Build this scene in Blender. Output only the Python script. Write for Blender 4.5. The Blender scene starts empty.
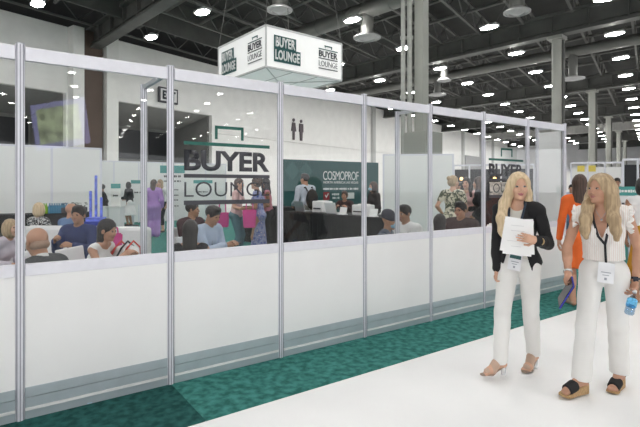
import bpy, bmesh, math, random
import numpy as np
from mathutils import Vector, Matrix
random.seed(7)
rng = np.random.default_rng(5)
COL = bpy.context.scene.collection
R = math.radians
F = 475.0; EYE = 1.56; HOR = 186.0

def at(px, py, d):
    return Vector(((px-320)/F*d, d, EYE-(py-HOR)/F*d))
P0 = Vector((-1.991, 3.153, 0)); UA = Vector((0.8146, 0.5801, 0)); VA = Vector((-0.5801, 0.8146, 0))
TH = math.atan2(0.5801, 0.8146)
def W(u, v, z=0.0):
    return P0 + UA*u + VA*v + Vector((0, 0, z))

# ---------------------------------------------------------------- materials
MATS = {}
def mat(name, col, rough=0.6, metal=0.0, var=0.06, scale=8.0, bump=0.0, bscale=60.0, emit=0.0, stretch=None, col2=None, spec=0.5, detail=3.0, lo=0.35, hi=0.65):
    if name in MATS: return MATS[name]
    m = bpy.data.materials.new(name); m.use_nodes = True
    nt = m.node_tree; b = nt.nodes['Principled BSDF']
    b.inputs['Roughness'].default_value = rough; b.inputs['Metallic'].default_value = metal
    b.inputs['Specular IOR Level'].default_value = spec
    tc = nt.nodes.new('ShaderNodeTexCoord')
    src = tc.outputs['Object']
    if stretch:
        mp = nt.nodes.new('ShaderNodeMapping'); mp.inputs['Scale'].default_value = stretch
        nt.links.new(src, mp.inputs['Vector']); src = mp.outputs['Vector']
    n = nt.nodes.new('ShaderNodeTexNoise'); n.inputs['Scale'].default_value = scale; n.inputs['Detail'].default_value = detail
    nt.links.new(src, n.inputs['Vector'])
    r = nt.nodes.new('ShaderNodeValToRGB'); r.color_ramp.elements[0].position = lo; r.color_ramp.elements[1].position = hi
    c1 = [min(1, c*(1-var)) for c in col]; c2 = list(col2) if col2 else [min(1, c*(1+var)) for c in col]
    r.color_ramp.elements[0].color = (*c1, 1); r.color_ramp.elements[1].color = (*c2, 1)
    nt.links.new(n.outputs['Fac'], r.inputs['Fac']); nt.links.new(r.outputs['Color'], b.inputs['Base Color'])
    if bump:
        n2 = nt.nodes.new('ShaderNodeTexNoise'); n2.inputs['Scale'].default_value = bscale; n2.inputs['Detail'].default_value = 4
        nt.links.new(src, n2.inputs['Vector'])
        bp = nt.nodes.new('ShaderNodeBump'); bp.inputs['Strength'].default_value = bump; bp.inputs['Distance'].default_value = 0.01
        nt.links.new(n2.outputs['Fac'], bp.inputs['Height']); nt.links.new(bp.outputs['Normal'], b.inputs['Normal'])
    if emit:
        b.inputs['Emission Strength'].default_value = emit; nt.links.new(r.outputs['Color'], b.inputs['Emission Color'])
    m.diffuse_color = (*col, 1)
    MATS[name] = m; return m

def pattern_mat(name, kind, cols, scale=10.0, rough=0.8, thr=0.5):
    if name in MATS: return MATS[name]
    m = bpy.data.materials.new(name); m.use_nodes = True
    nt = m.node_tree; b = nt.nodes['Principled BSDF']; b.inputs['Roughness'].default_value = rough
    tc = nt.nodes.new('ShaderNodeTexCoord')
    r = nt.nodes.new('ShaderNodeValToRGB'); r.color_ramp.interpolation = 'CONSTANT' if kind != 'soft' else 'LINEAR'
    els = r.color_ramp.elements
    n = len(cols)
    while len(els) < n: els.new(0.5)
    for i, (p, c) in enumerate(cols):
        els[i].position = p; els[i].color = (*c, 1)
    if kind == 'stripe':
        t = nt.nodes.new('ShaderNodeTexWave'); t.inputs['Scale'].default_value = scale; t.bands_direction = 'X'
        t.inputs['Distortion'].default_value = 0.6
        out = t.outputs['Fac']
    elif kind == 'voronoi':
        t = nt.nodes.new('ShaderNodeTexVoronoi'); t.inputs['Scale'].default_value = scale; out = t.outputs['Distance']
    else:
        t = nt.nodes.new('ShaderNodeTexNoise'); t.inputs['Scale'].default_value = scale; t.inputs['Detail'].default_value = 2; out = t.outputs['Fac']
    nt.links.new(tc.outputs['Object'], t.inputs['Vector'])
    nt.links.new(out, r.inputs['Fac']); nt.links.new(r.outputs['Color'], b.inputs['Base Color'])
    MATS[name] = m; return m

def glass_mat(name, tint=(0.992, 0.996, 0.994), ior=1.5):
    if name in MATS: return MATS[name]
    m = bpy.data.materials.new(name); m.use_nodes = True
    nt = m.node_tree; nt.nodes.clear()
    o = nt.nodes.new('ShaderNodeOutputMaterial'); mx = nt.nodes.new('ShaderNodeMixShader')
    lw = nt.nodes.new('ShaderNodeLayerWeight'); lw.inputs['Blend'].default_value = 0.5
    pw = nt.nodes.new('ShaderNodeMath'); pw.operation = 'POWER'; pw.inputs[1].default_value = 5.0
    fr = nt.nodes.new('ShaderNodeMath'); fr.operation = 'MULTIPLY_ADD'; fr.inputs[1].default_value = 0.96; fr.inputs[2].default_value = 0.022
    nt.links.new(lw.outputs['Facing'], pw.inputs[0]); nt.links.new(pw.outputs[0], fr.inputs[0])
    tr = nt.nodes.new('ShaderNodeBsdfTransparent'); tr.inputs['Color'].default_value = (*tint, 1)
    gl = nt.nodes.new('ShaderNodeBsdfGlossy'); gl.inputs['Roughness'].default_value = 0.0
    nt.links.new(fr.outputs[0], mx.inputs[0]); nt.links.new(tr.outputs[0], mx.inputs[1]); nt.links.new(gl.outputs[0], mx.inputs[2])
    nt.links.new(mx.outputs[0], o.inputs['Surface'])
    MATS[name] = m; return m

# ---------------------------------------------------------------- object helpers
def tag(o, label=None, cat=None, group=None, kind=None):
    if label: o['label'] = label
    if cat: o['category'] = cat
    if group: o['group'] = group
    if kind: o['kind'] = kind
    return o
def thing(name, label, cat, loc=(0, 0, 0), rz=0.0, group=None):
    o = bpy.data.objects.new(name, None); COL.objects.link(o)
    o.empty_display_size = 0.1
    o.location = loc; o.rotation_euler = (0, 0, rz)
    return tag(o, label, cat, group)
def copy_tree(o, parent=None, loc=None, rz=None, label=None):
    c = o.copy(); COL.objects.link(c); c.parent = parent
    if loc is not None: c.location = loc
    if rz is not None: c.rotation_euler = (0, 0, rz)
    if label: c['label'] = label
    for ch in list(o.children): copy_tree(ch, c)
    return c

class MB:
    def __init__(s): s.bm = bmesh.new()
    def box(s, c, size, rz=0.0, M=None, bev=0.0):
        r = bmesh.ops.create_cube(s.bm, size=1.0)
        vs = r['verts']
        T = Matrix.Translation(Vector(c)) @ (M.to_4x4() if M is not None else Matrix.Rotation(rz, 4, 'Z')) @ Matrix.Diagonal((*size, 1))
        bmesh.ops.transform(s.bm, matrix=T, verts=vs)
        if bev:
            es = list({e for v in vs for e in v.link_edges})
            bmesh.ops.bevel(s.bm, geom=es, offset=bev, segments=2, affect='EDGES', profile=0.5)
        return s
    def cyl(s, a, b, ra, rb=None, n=14, caps=True):
        a = Vector(a); b = Vector(b); rb = ra if rb is None else rb
        d = b-a; L = d.length
        q = d.to_track_quat('Z', 'Y').to_matrix().to_4x4()
        T = Matrix.Translation((a+b)/2) @ q
        bmesh.ops.create_cone(s.bm, cap_ends=caps, segments=n, radius1=ra, radius2=rb, depth=L, matrix=T)
        return s
    def sph(s, c, r, sc=(1, 1, 1), u=16, v=10, M=None):
        T = Matrix.Translation(Vector(c)) @ (M.to_4x4() if M is not None else Matrix.Identity(4)) @ Matrix.Diagonal((*sc, 1))
        bmesh.ops.create_uvsphere(s.bm, u_segments=u, v_segments=v, radius=r, matrix=T)
        return s
    def tube(s, pts, r, n=6, closed=False, flat=None):
        pts = [Vector(p) for p in pts]; N = len(pts); rings = []
        for i, p in enumerate(pts):
            t = (pts[(i+1) % N if closed else min(i+1, N-1)] - pts[(i-1) % N if closed else max(i-1, 0)]).normalized()
            ref = Vector((0, 0, 1)) if abs(t.z) < 0.95 else Vector((0, 1, 0))
            if flat is not None: ref = Vector(flat)
            x = t.cross(ref).normalized(); y = x.cross(t).normalized()
            rr = r if not isinstance(r, (list, tuple)) else r[i]
            if flat is not None: ring = [s.bm.verts.new(p + x*(math.cos(2*math.pi*k/n)*rr) + y*(math.sin(2*math.pi*k/n)*rr*0.15)) for k in range(n)]
            else: ring = [s.bm.verts.new(p + (x*math.cos(2*math.pi*k/n) + y*math.sin(2*math.pi*k/n))*rr) for k in range(n)]
            rings.append(ring)
        m = N if closed else N-1
        for i in range(m):
            A, B = rings[i], rings[(i+1) % N]
            for k in range(n):
                s.bm.faces.new((A[k], A[(k+1) % n], B[(k+1) % n], B[k]))
        if not closed:
            s.bm.faces.new(rings[0][::-1]); s.bm.faces.new(rings[-1])
        return s
    def prism(s, poly, h, M):
        """poly: 2-d outline in the plane x,z ; thickness h along y, then matrix M"""
        M = M.to_4x4()
        a = [s.bm.verts.new(M @ Vector((x, -h/2, z))) for x, z in poly]
        b = [s.bm.verts.new(M @ Vector((x, h/2, z))) for x, z in poly]
        n = len(poly)
        s.bm.faces.new(a); s.bm.faces.new(b[::-1])
        for i in range(n): s.bm.faces.new((a[i], b[i], b[(i+1) % n], a[(i+1) % n]))
        return s
    def lathe(s, prof, c=(0, 0, 0), n=20, M=None):
        M = (Matrix.Translation(Vector(c)) @ (M.to_4x4() if M is not None else Matrix.Identity(4)))
        rings = []
        for r, z in prof:
            rings.append([s.bm.verts.new(M @ Vector((max(r, 1e-4)*math.cos(2*math.pi*k/n), max(r, 1e-4)*math.sin(2*math.pi*k/n), z))) for k in range(n)])
        for A, B in zip(rings, rings[1:]):
            for k in range(n): s.bm.faces.new((A[k], A[(k+1) % n], B[(k+1) % n], B[k]))
        s.bm.faces.new(rings[0][::-1]); s.bm.faces.new(rings[-1])
        return s
    def add_mesh(s, me, M):
        k = len(s.bm.verts); s.bm.from_mesh(me); s.bm.verts.ensure_lookup_table()
        bmesh.ops.transform(s.bm, matrix=M, verts=s.bm.verts[k:])
        return s
    def build(s, name, m, parent=None, smooth=False, loc=None, rz=None, label=None, M=None):
        bmesh.ops.recalc_face_normals(s.bm, faces=s.bm.faces)
        me = bpy.data.meshes.new(name); s.bm.to_mesh(me); s.bm.free()
        me.materials.append(m)
        if smooth:
            for p in me.polygons: p.use_smooth = True
            try: me.set_sharp_from_angle(angle=R(40))
            except Exception: pass
        o = bpy.data.objects.new(name, me); COL.objects.link(o)
        if parent: o.parent = parent
        if loc is not None: o.location = loc
        if rz is not None: o.rotation_euler = (0, 0, rz)
        if label: o['label'] = label
        return o

def text_mesh(s, w, h, depth=0.002, bold=0.0, spacing=1.0, line=1.0):
    cu = bpy.data.curves.new('t', 'FONT'); cu.body = s; cu.size = 1; cu.offset = bold; cu.space_character = spacing; cu.space_line = line
    cu.align_x = 'CENTER'; cu.resolution_u = 4
    o = bpy.data.objects.new('t', cu); COL.objects.link(o)
    bpy.context.view_layer.update()
    dg = bpy.context.evaluated_depsgraph_get()
    me = bpy.data.meshes.new_from_object(o.evaluated_get(dg))
    bpy.data.objects.remove(o); 
    co = np.empty(len(me.vertices)*3); me.vertices.foreach_get('co', co); co = co.reshape(-1, 3)
    lo, hi = co.min(0), co.max(0)
    x = (co[:, 0]-(lo[0]+hi[0])/2)/(hi[0]-lo[0])*w; z = (co[:, 1]-(lo[1]+hi[1])/2)/(hi[1]-lo[1])*h
    co = np.stack([x, np.zeros_like(x), z], 1)
    me.vertices.foreach_set('co', co.ravel())
    bm = bmesh.new(); bm.from_mesh(me)
    r = bmesh.ops.extrude_face_region(bm, geom=list(bm.faces))
    vs = [g for g in r['geom'] if isinstance(g, bmesh.types.BMVert)]
    bmesh.ops.translate(bm, vec=(0, -depth, 0), verts=vs)
    bm.to_mesh(me); bm.free()
    return me

# ---------------------------------------------------------------- signed-distance modelling (bodies, hair, clothes)
class SDF:
    def __init__(s, h, focus=None): s.h = h; s.ops = []; s.focus = focus or []
    def cone(s, a, b, ra, rb=None, k=0.02, m=0, flat=None, op='add'):
        s.ops.append(('cone', np.array(a, float), np.array(b, float), ra, ra if rb is None else rb, k, m, flat, op)); return s
    def ell(s, c, r, M=None, k=0.02, m=0, op='add'):
        s.ops.append(('ell', np.array(c, float), np.array(r, float), None if M is None else np.array(M, float), k, m, op)); return s
    def plane(s, p, n, k=0.0):          # removes the side n points to
        s.ops.append(('plane', np.array(p, float), np.array(n, float), k)); return s
    def disp(s, f): s.ops.append(('disp', f)); return s
    def cut(s, f): s.ops.append(('cut', f)); return s
    def mesh(s, name, mats, parent, smooth=True):
        h = s.h; lo = np.full(3, 1e9); hi = -lo
        for o in s.ops:
            if o[0] == 'cone' and o[8] == 'add':
                r = max(o[3], o[4]); lo = np.minimum(lo, np.minimum(o[1], o[2])-r); hi = np.maximum(hi, np.maximum(o[1], o[2])+r)
            if o[0] == 'ell' and o[6] == 'add':
                r = o[2].max(); lo = np.minimum(lo, o[1]-r); hi = np.maximum(hi, o[1]+r)
        lo -= 3*h+.01; hi += 3*h+.01
        ax = []
        for i in range(3):
            x = lo[i]; a = [x]
            while x < hi[i]:
                st = h
                for c, r_, h2 in s.focus:
                    if c[i]-r_-h < x < c[i]+r_: st = min(st, h2)
                x += st; a.append(x)
            ax.append(np.array(a, np.float32))
        n = np.array([len(a) for a in ax])
        D = np.full(n, 0.3, np.float32); RW = np.full(n, 9.0, np.float32); MI = np.zeros(n, np.int8)
        for o in s.ops:
            if o[0] in ('cone', 'ell'):
                if o[0] == 'cone': _, a, b, ra, rb, k, m, flat, op = o; r = max(ra, rb); blo = np.minimum(a, b)-r; bhi = np.maximum(a, b)+r
                else: _, a, rr, M, k, m, op = o; r = rr.max(); blo = a-r; bhi = a+r
                pad = k+2*h
                i0 = np.array([max(0, np.searchsorted(ax[i], blo[i]-pad)-1) for i in range(3)]); i1 = np.array([min(n[i], np.searchsorted(ax[i], bhi[i]+pad)+1) for i in range(3)])
                if (i1 <= i0).any(): continue
                X = ax[0][i0[0]:i1[0], None, None]; Y = ax[1][None, i0[1]:i1[1], None]; Z = ax[2][None, None, i0[2]:i1[2]]
                if o[0] == 'cone':
                    ba = b-a; L2 = max(ba.dot(ba), 1e-9)
                    px, py, pz = X-a[0], Y-a[1], Z-a[2]
                    t = np.clip((px*ba[0]+py*ba[1]+pz*ba[2])/L2, 0, 1)
                    qx, qy, qz = px-t*ba[0], py-t*ba[1], pz-t*ba[2]
                    if flat is not None:
                        fd, ff = flat; fd = np.array(fd, float); fd /= np.linalg.norm(fd)
                        q = qx*fd[0]+qy*fd[1]+qz*fd[2]; e = 1/ff-1
                        qx, qy, qz = qx+q*fd[0]*e, qy+q*fd[1]*e, qz+q*fd[2]*e
                        sc = min(1.0, ff*1.3)
                    else: sc = 1.0
                    d = (np.sqrt(qx*qx+qy*qy+qz*qz) - (ra+(rb-ra)*t))*sc
                else:
                    px, py, pz = X-a[0], Y-a[1], Z-a[2]
                    if M is not None:
                        px, py, pz = (px*M[0, 0]+py*M[1, 0]+pz*M[2, 0], px*M[0, 1]+py*M[1, 1]+pz*M[2, 1], px*M[0, 2]+py*M[1, 2]+pz*M[2, 2])
                    k0 = np.sqrt((px/rr[0])**2+(py/rr[1])**2+(pz/rr[2])**2)
                    k1 = np.sqrt((px/rr[0]**2)**2+(py/rr[1]**2)**2+(pz/rr[2]**2)**2)+1e-6
                    d = k0*(k0-1)/k1
                sl = (slice(i0[0], i1[0]), slice(i0[1], i1[1]), slice(i0[2], i1[2]))
                A = D[sl]
                if op == 'add':
                    hh = np.clip(0.5+0.5*(A-d)/max(k, 1e-6), 0, 1)
                    D[sl] = A*(1-hh)+d*hh - k*hh*(1-hh)
                    w = d < RW[sl]; MI[sl][w] = m; RW[sl] = np.where(w, d, RW[sl])
                elif op == 'sub':
                    d = -d; hh = np.clip(0.5-0.5*(A-d)/max(k, 1e-6), 0, 1)
                    D[sl] = A*(1-hh)+d*hh + k*hh*(1-hh)
                elif op == 'paint':
                    MI[sl][d < 0] = m
            elif o[0] == 'plane':
                X = ax[0][:, None, None]; Y = ax[1][None, :, None]; Z = ax[2][None, None, :]
                d = (X-o[1][0])*o[2][0]+(Y-o[1][1])*o[2][1]+(Z-o[1][2])*o[2][2]
                D = np.maximum(D, d.astype(np.float32))
            elif o[0] == 'cut':
                D = np.maximum(D, o[1](ax[0][:, None, None], ax[1][None, :, None], ax[2][None, None, :]).astype(np.float32))
            else:
                X = ax[0][:, None, None]; Y = ax[1][None, :, None]; Z = ax[2][None, None, :]
                D = D + o[1](X, Y, Z).astype(np.float32)*(np.abs(D) < 0.05)
        me = nets(D, ax, MI, name)
        for m in mats: me.materials.append(m)
        ob = bpy.data.objects.new(name, me); COL.objects.link(ob)
        if parent: ob.parent = parent
        return ob

def nets(D, ax, MI, name):
    S = D < 0
    nx, ny, nz = D.shape
    c = np.zeros((nx-1, ny-1, nz-1), np.int8)
    for i in (0, 1):
        for j in (0, 1):
            for k in (0, 1):
                c += S[i:nx-1+i, j:ny-1+j, k:nz-1+k]
    act = (c > 0) & (c < 8)
    I = np.argwhere(act)
    idx = np.full(act.shape, -1, np.int32); idx[act] = np.arange(len(I))
    V = np.zeros((len(I), 8), np.float32); Mv = np.zeros((len(I), 8), np.int8)
    offs = [(i, j, k) for i in (0, 1) for j in (0, 1) for k in (0, 1)]
    for q, (i, j, k) in enumerate(offs):
        V[:, q] = D[I[:, 0]+i, I[:, 1]+j, I[:, 2]+k]; Mv[:, q] = MI[I[:, 0]+i, I[:, 1]+j, I[:, 2]+k]
    acc = np.zeros((len(I), 3), np.float32); cnt = np.zeros(len(I), np.float32)
    for a in range(8):
        for b in range(a+1, 8):
            oa, ob = np.array(offs[a]), np.array(offs[b])
            if abs(oa-ob).sum() != 1: continue
            va, vb = V[:, a], V[:, b]; x = (va < 0) != (vb < 0)
            t = np.where(x, va/np.where(va-vb == 0, 1, va-vb), 0)
            p = oa[None]+(ob-oa)[None]*t[:, None]
            acc += p*x[:, None]; cnt += x
    P = I+acc/cnt[:, None]
    P = np.stack([np.interp(P[:, i], np.arange(len(ax[i])), ax[i]) for i in range(3)], 1)
    mi = Mv[np.arange(len(I)), np.argmin(V, 1)]
    quads = []
    for axn in range(3):
        o = [0, 0, 0]; o[axn] = 1
        A = S[:nx-o[0], :ny-o[1], :nz-o[2]]; B = S[o[0]:, o[1]:, o[2]:]
        E = np.argwhere(A != B)
        sa = A[E[:, 0], E[:, 1], E[:, 2]]
        b, cc = [(1, 2), (2, 0), (0, 1)][axn]
        ok = (E[:, b] > 0) & (E[:, cc] > 0) & (E[:, b] < D.shape[b]-1) & (E[:, cc] < D.shape[cc]-1)
        E = E[ok]; sa = sa[ok]
        def g(db, dc):
            q = E.copy(); q[:, b] += db; q[:, cc] += dc
            return idx[q[:, 0], q[:, 1], q[:, 2]]
        q = np.stack([g(-1, -1), g(0, -1), g(0, 0), g(-1, 0)], 1)
        q[~sa] = q[~sa][:, ::-1]
        quads.append(q)
    Q = np.concatenate(quads); Q = Q[(Q >= 0).all(1)]
    me = bpy.data.meshes.new(name)
    me.vertices.add(len(P)); me.vertices.foreach_set('co', P.astype(np.float32).ravel())
    me.loops.add(len(Q)*4); me.loops.foreach_set('vertex_index', Q.astype(np.int32).ravel())
    me.polygons.add(len(Q)); me.polygons.foreach_set('loop_start', np.arange(0, len(Q)*4, 4, dtype=np.int32))
    me.polygons.foreach_set('loop_total', np.full(len(Q), 4, np.int32))
    me.polygons.foreach_set('material_index', mi[Q[:, 0]].astype(np.int32))
    me.polygons.foreach_set('use_smooth', np.ones(len(Q), bool))
    me.update(calc_edges=True); me.validate()
    return me
# ---------------------------------------------------------------- common materials
WHITE = mat('white_laminate', (0.86, 0.86, 0.86), 0.45, var=0.015, scale=2)
ALU = mat('brushed_aluminium', (0.62, 0.63, 0.68), 0.35, 0.75, var=0.05, scale=30)
ALUL = mat('pale_anodised_rail', (0.76, 0.76, 0.82), 0.35, 0.15, var=0.02, scale=20)
BASEG = mat('grey_base_rail', (0.50, 0.56, 0.60), 0.3, 0.35, var=0.04, scale=6)
GLASS = glass_mat('clear_acrylic')
TEAL = mat('teal_print', (0.012, 0.085, 0.085), 0.4, var=0.03)
TEALG = mat('green_vinyl', (0.006, 0.105, 0.08), 0.4, var=0.03)
CHAR = mat('charcoal_vinyl', (0.045, 0.045, 0.055), 0.4, var=0.03)
NAVYT = mat('dark_vinyl', (0.02, 0.025, 0.035), 0.4, var=0.03)
PAPER = mat('white_paper', (0.88, 0.88, 0.88), 0.7, var=0.02)
BLACKC = mat('black_tablecloth', (0.012, 0.012, 0.013), 0.85, var=0.2, bump=0.4, bscale=12)
LWHITE = mat('warm_white_paint', (0.88, 0.875, 0.85), 0.8, var=0.03, scale=1.5)
DGREY = mat('dark_steel', (0.12, 0.121, 0.113), 0.7, var=0.15, scale=1.5)
MGREY = mat('grey_steel', (0.095, 0.097, 0.090), 0.6, var=0.12, scale=1.5)

# ---------------------------------------------------------------- floors
hall_floor = MB().box((30, 20, -0.05), (200, 220, 0.1)).build('floor', mat('white_aisle_carpet', (0.93, 0.93, 0.93), 0.85, var=0.02, scale=1.2, bump=0.25, bscale=300))
tag(hall_floor, kind='structure')
def carpet(u0, u1, v0, v1, m, name):
    b = MB().box(((u0+u1)/2, (v0+v1)/2, 0.004), (u1-u0, v1-v0, 0.008)).build(name, m, loc=P0, rz=TH)
    return b
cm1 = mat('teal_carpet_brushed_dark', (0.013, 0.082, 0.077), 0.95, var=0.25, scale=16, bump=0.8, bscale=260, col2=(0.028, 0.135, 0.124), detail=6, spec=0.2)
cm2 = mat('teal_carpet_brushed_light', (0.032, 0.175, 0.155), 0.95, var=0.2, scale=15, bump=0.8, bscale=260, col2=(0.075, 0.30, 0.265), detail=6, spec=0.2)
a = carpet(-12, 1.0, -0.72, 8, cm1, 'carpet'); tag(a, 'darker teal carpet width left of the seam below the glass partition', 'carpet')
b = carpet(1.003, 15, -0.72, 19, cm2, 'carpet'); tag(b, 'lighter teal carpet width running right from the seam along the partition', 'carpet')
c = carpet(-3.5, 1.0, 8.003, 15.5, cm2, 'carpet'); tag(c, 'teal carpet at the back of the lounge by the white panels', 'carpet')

# ---------------------------------------------------------------- hall wall on the left, direction fitted to the roof line
HW0 = Vector((-14.55, 21.6, 0)); ha = math.atan2(0.804, 0.595)
HD = Vector((math.cos(ha), math.sin(ha), 0))
def hw(px):                                  # distance along the hall wall at an image column
    k = (px-320)/F
    # HW0.x + t*HD.x = k*(HW0.y + t*HD.y)
    return (k*HW0.y-HW0.x)/(HD.x-k*HD.y)
ROOFZ = 9.6
o1a, o1b = hw(-60), hw(66); o2a, o2b = hw(115), hw(212)
wl = MB()
def seg(t0, t1, z0, z1, y=0.25, th=0.5, mb=wl): mb.box(((t0+t1)/2, y, (z0+z1)/2), (t1-t0, th, z1-z0))
seg(-40, o1a, 0, ROOFZ); seg(o1a, o1b, 6.25, ROOFZ); seg(o1b, o2a, 0, ROOFZ); seg(o2a, o2b, 6.25, ROOFZ); seg(o2b, 110, 0, 5.05); seg(o2b, 110, 5.10, ROOFZ)
seg(o2b, 110, 5.0, 5.15, y=0.32, th=0.4)
wall_left = wl.build('wall_left', LWHITE, loc=HW0, rz=ha); tag(wall_left, kind='structure')
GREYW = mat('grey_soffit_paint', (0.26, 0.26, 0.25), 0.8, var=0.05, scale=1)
DARKW = mat('dark_glazing', (0.03, 0.032, 0.036), 0.3, var=0.2, scale=0.7)
for i, (t0, t1) in enumerate(((o1a, o1b), (o2a, o2b))):
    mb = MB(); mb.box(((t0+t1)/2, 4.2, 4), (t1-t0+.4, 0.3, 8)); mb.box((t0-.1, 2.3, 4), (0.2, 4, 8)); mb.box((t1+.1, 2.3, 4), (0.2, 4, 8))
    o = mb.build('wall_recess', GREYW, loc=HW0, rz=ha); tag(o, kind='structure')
    mb = MB(); n = 3
    w = (t1-t0)/n
    for k in range(n): mb.box((t0+w*(k+.5), 4.0, 4.3), (w*0.82, 0.12, 1.9)); mb.box((t0+w*(k+.5), 4.0, 1.4), (w*.82, .12, 2.6))
    o = mb.build('window_%d' % (i+1), DARKW, loc=HW0, rz=ha); tag(o, kind='structure')
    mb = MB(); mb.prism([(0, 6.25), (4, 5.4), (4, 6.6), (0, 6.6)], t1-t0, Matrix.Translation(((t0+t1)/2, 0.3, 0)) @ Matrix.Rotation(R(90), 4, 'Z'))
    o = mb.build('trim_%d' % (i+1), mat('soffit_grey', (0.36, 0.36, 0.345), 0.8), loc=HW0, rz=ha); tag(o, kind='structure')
# brown pilaster between white ones
mb = MB(); mb.box(((hw(80)+hw(100))/2, -0.12, ROOFZ/2), (hw(100)-hw(80), 0.3, ROOFZ))
tag(mb.build('trim_3', mat('brown_stone_cladding', (0.115, 0.082, 0.066), 0.7, var=0.08, scale=1.2), loc=HW0, rz=ha), kind='structure')
mb = MB(); mb.box(((hw(68)+hw(79))/2, -0.25, ROOFZ/2), (hw(79)-hw(68), 0.6, ROOFZ)); mb.box(((hw(101.5)+hw(113))/2, -0.25, ROOFZ/2), (hw(113)-hw(101.5), 0.6, ROOFZ))
tag(mb.build('trim_4', mat('pilaster_white', (0.82, 0.82, 0.79), 0.8, var=0.02), loc=HW0, rz=ha), kind='structure')
mb = MB()
for px in (372, 428, 462, 480, 492): mb.box((hw(px), -0.15, ROOFZ/2), (0.5, 0.3, ROOFZ))
tag(mb.build('trim_5', mat('pilaster_grey', (0.5, 0.5, 0.49), 0.8, var=0.02), loc=HW0, rz=ha), kind='structure')
mb = MB(); mb.box(((hw(463)+hw(480))/2, -0.1, 3), (hw(480)-hw(463)-1.0, 0.3, 6.2)); tag(mb.build('door_1', mat('loading_door_grey', (0.33, 0.33, 0.33), 0.6), loc=HW0, rz=ha), kind='structure')

# EXIT sign (mounted proud of the wall), restroom pictogram
def wall_sign_root(name, label, cat, px, z, off=0.0):
    p = HW0 + HD*hw(px) + Vector((0, 0, z)) + Vector((math.sin(ha), -math.cos(ha), 0))*off
    return thing(name, label, cat, p, ha)
r = wall_sign_root('exit_sign', 'black and white EXIT sign high on the hall wall above the grey recess', 'sign', 166.5, 7.0, 0.25)
hwid = hw(176)-hw(157)
MB().box((0, 0.1, 0), (hwid, 0.15, 0.92), bev=.02).build('housing', CHAR, r)
MB().box((0, 0.02, 0), (hwid-.22, 0.03, 0.72)).build('face_panel', WHITE, r)
MB().add_mesh(text_mesh('EXIT', hwid-.45, 0.52, 0.04, 0.045, 1.05), Matrix.Identity(4)).build('lettering', NAVYT, r)
r = wall_sign_root('restroom_sign', 'dark restroom pictogram of two standing figures on the white hall wall', 'sign', 297, 6.1, 0.05)
for k, (x, sk) in enumerate(((-0.48, 1), (0.48, 0))):
    g = MB(); g.cyl((x, 0.03, .78), (x, -0.03, .78), .14, n=18)
    if sk: poly = [(-.2, .58), (.2, .58), (.34, -.12), (.14, -.12), (.12, -.82), (-.12, -.82), (-.14, -.12), (-.34, -.12)]
    else: poly = [(-.28, .58), (.28, .58), (.3, -.1), (.2, -.1), (.16, -.82), (-.16, -.82), (-.2, -.1), (-.3, -.1)]
    g.prism([(x+a*.9, b) for a, b in poly], .06, Matrix.Identity(4))
    g.build('pictogram_figure', mat('sign_grey', (0.10, 0.08, 0.09), 0.6), r)

# far and unseen walls
FWm = mat('far_wall_panels', (0.88, 0.88, 0.88), 0.8, var=0.04, scale=0.6)
fw = MB(); fw.box((70, 94, 5.4), (150, 0.5, 10.8)); 
for k in range(24): fw.box((5+k*6, 93.7, 4.8), (0.25, 0.2, 9.6))
tag(fw.build('wall_far', FWm), kind='structure')

# ---------------------------------------------------------------- ceiling with its structure
AA = Vector((0.5735, 0.8192, 0)); BA = Vector((-0.682, 0.7314, 0)); aang = math.atan2(AA.y, AA.x); bang = math.atan2(BA.y, BA.x)
ceil = MB().box((30, 20, 11.1), (200, 220, 0.2)).build('ceiling', mat('dark_roof_deck', (0.030, 0.031, 0.029), 0.9, var=0.3, scale=0.4)); tag(ceil, kind='structure')
HB = 8.72
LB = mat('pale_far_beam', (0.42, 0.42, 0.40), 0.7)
for k in range(-1, 7):
    c0 = Vector((11.4+9.1*(k-1), 22.8+13*(k-1), 0))
    g = MB(); L0, L1 = -75, 75
    # stay right of the hall wall
    for t in np.arange(0, 80, 0.5):
        p = c0+BA*t; q = (p-HW0); side = HD.x*q.y-HD.y*q.x
        if side > 0.4: L1 = t; break
    Lm = (L0+L1)/2; LL = L1-L0
    g.box((Lm, 0, HB+.09), (LL, 0.55, 0.10)); g.box((Lm, 0, HB+.55), (LL, 0.16, 0.9)); g.box((Lm, 0, HB+1.05), (LL, 0.6, 0.12)); g.box((Lm, 0, HB+.30), (LL, .42, .05))
    for t in np.arange(L0, L1, 1.6): g.box((t, 0, HB+.5), (0.05, 0.5, 0.85))
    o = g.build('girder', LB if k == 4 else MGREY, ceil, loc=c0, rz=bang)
for j in range(-32, 44):
    # open web joists along the other axis
    g = MB(); o0 = BA*(j*2.3)+Vector((6, 10, 0))
    t0, t1 = -14, 82
    ts = [t for t in np.arange(t0, t1, 1.0) if (lambda q: HD.x*q.y-HD.y*q.x)(o0+AA*t-HW0) < -0.3 and (o0+AA*t).y < 92 and -8 < (o0+AA*t).y]
    if len(ts) < 6: continue
    t0, t1 = ts[0], ts[-1]
    g.box(((t0+t1)/2, 0, 9.72), (t1-t0, .12, .09)); g.box(((t0+t1)/2, 0, 10.75), (t1-t0, .12, .1))
    t = t0; s = 0
    while t < t1-1.0:
        a_, b_ = ((t, 0, 9.74), (t+1.0, 0, 10.74)) if s == 0 else ((t, 0, 10.74), (t+1.0, 0, 9.74))
        g.cyl(a_, b_, .035, n=4, caps=False); t += 1.0; s = 1-s
    g.build('joist', DGREY, ceil, loc=o0, rz=aang)
g = MB()
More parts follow.
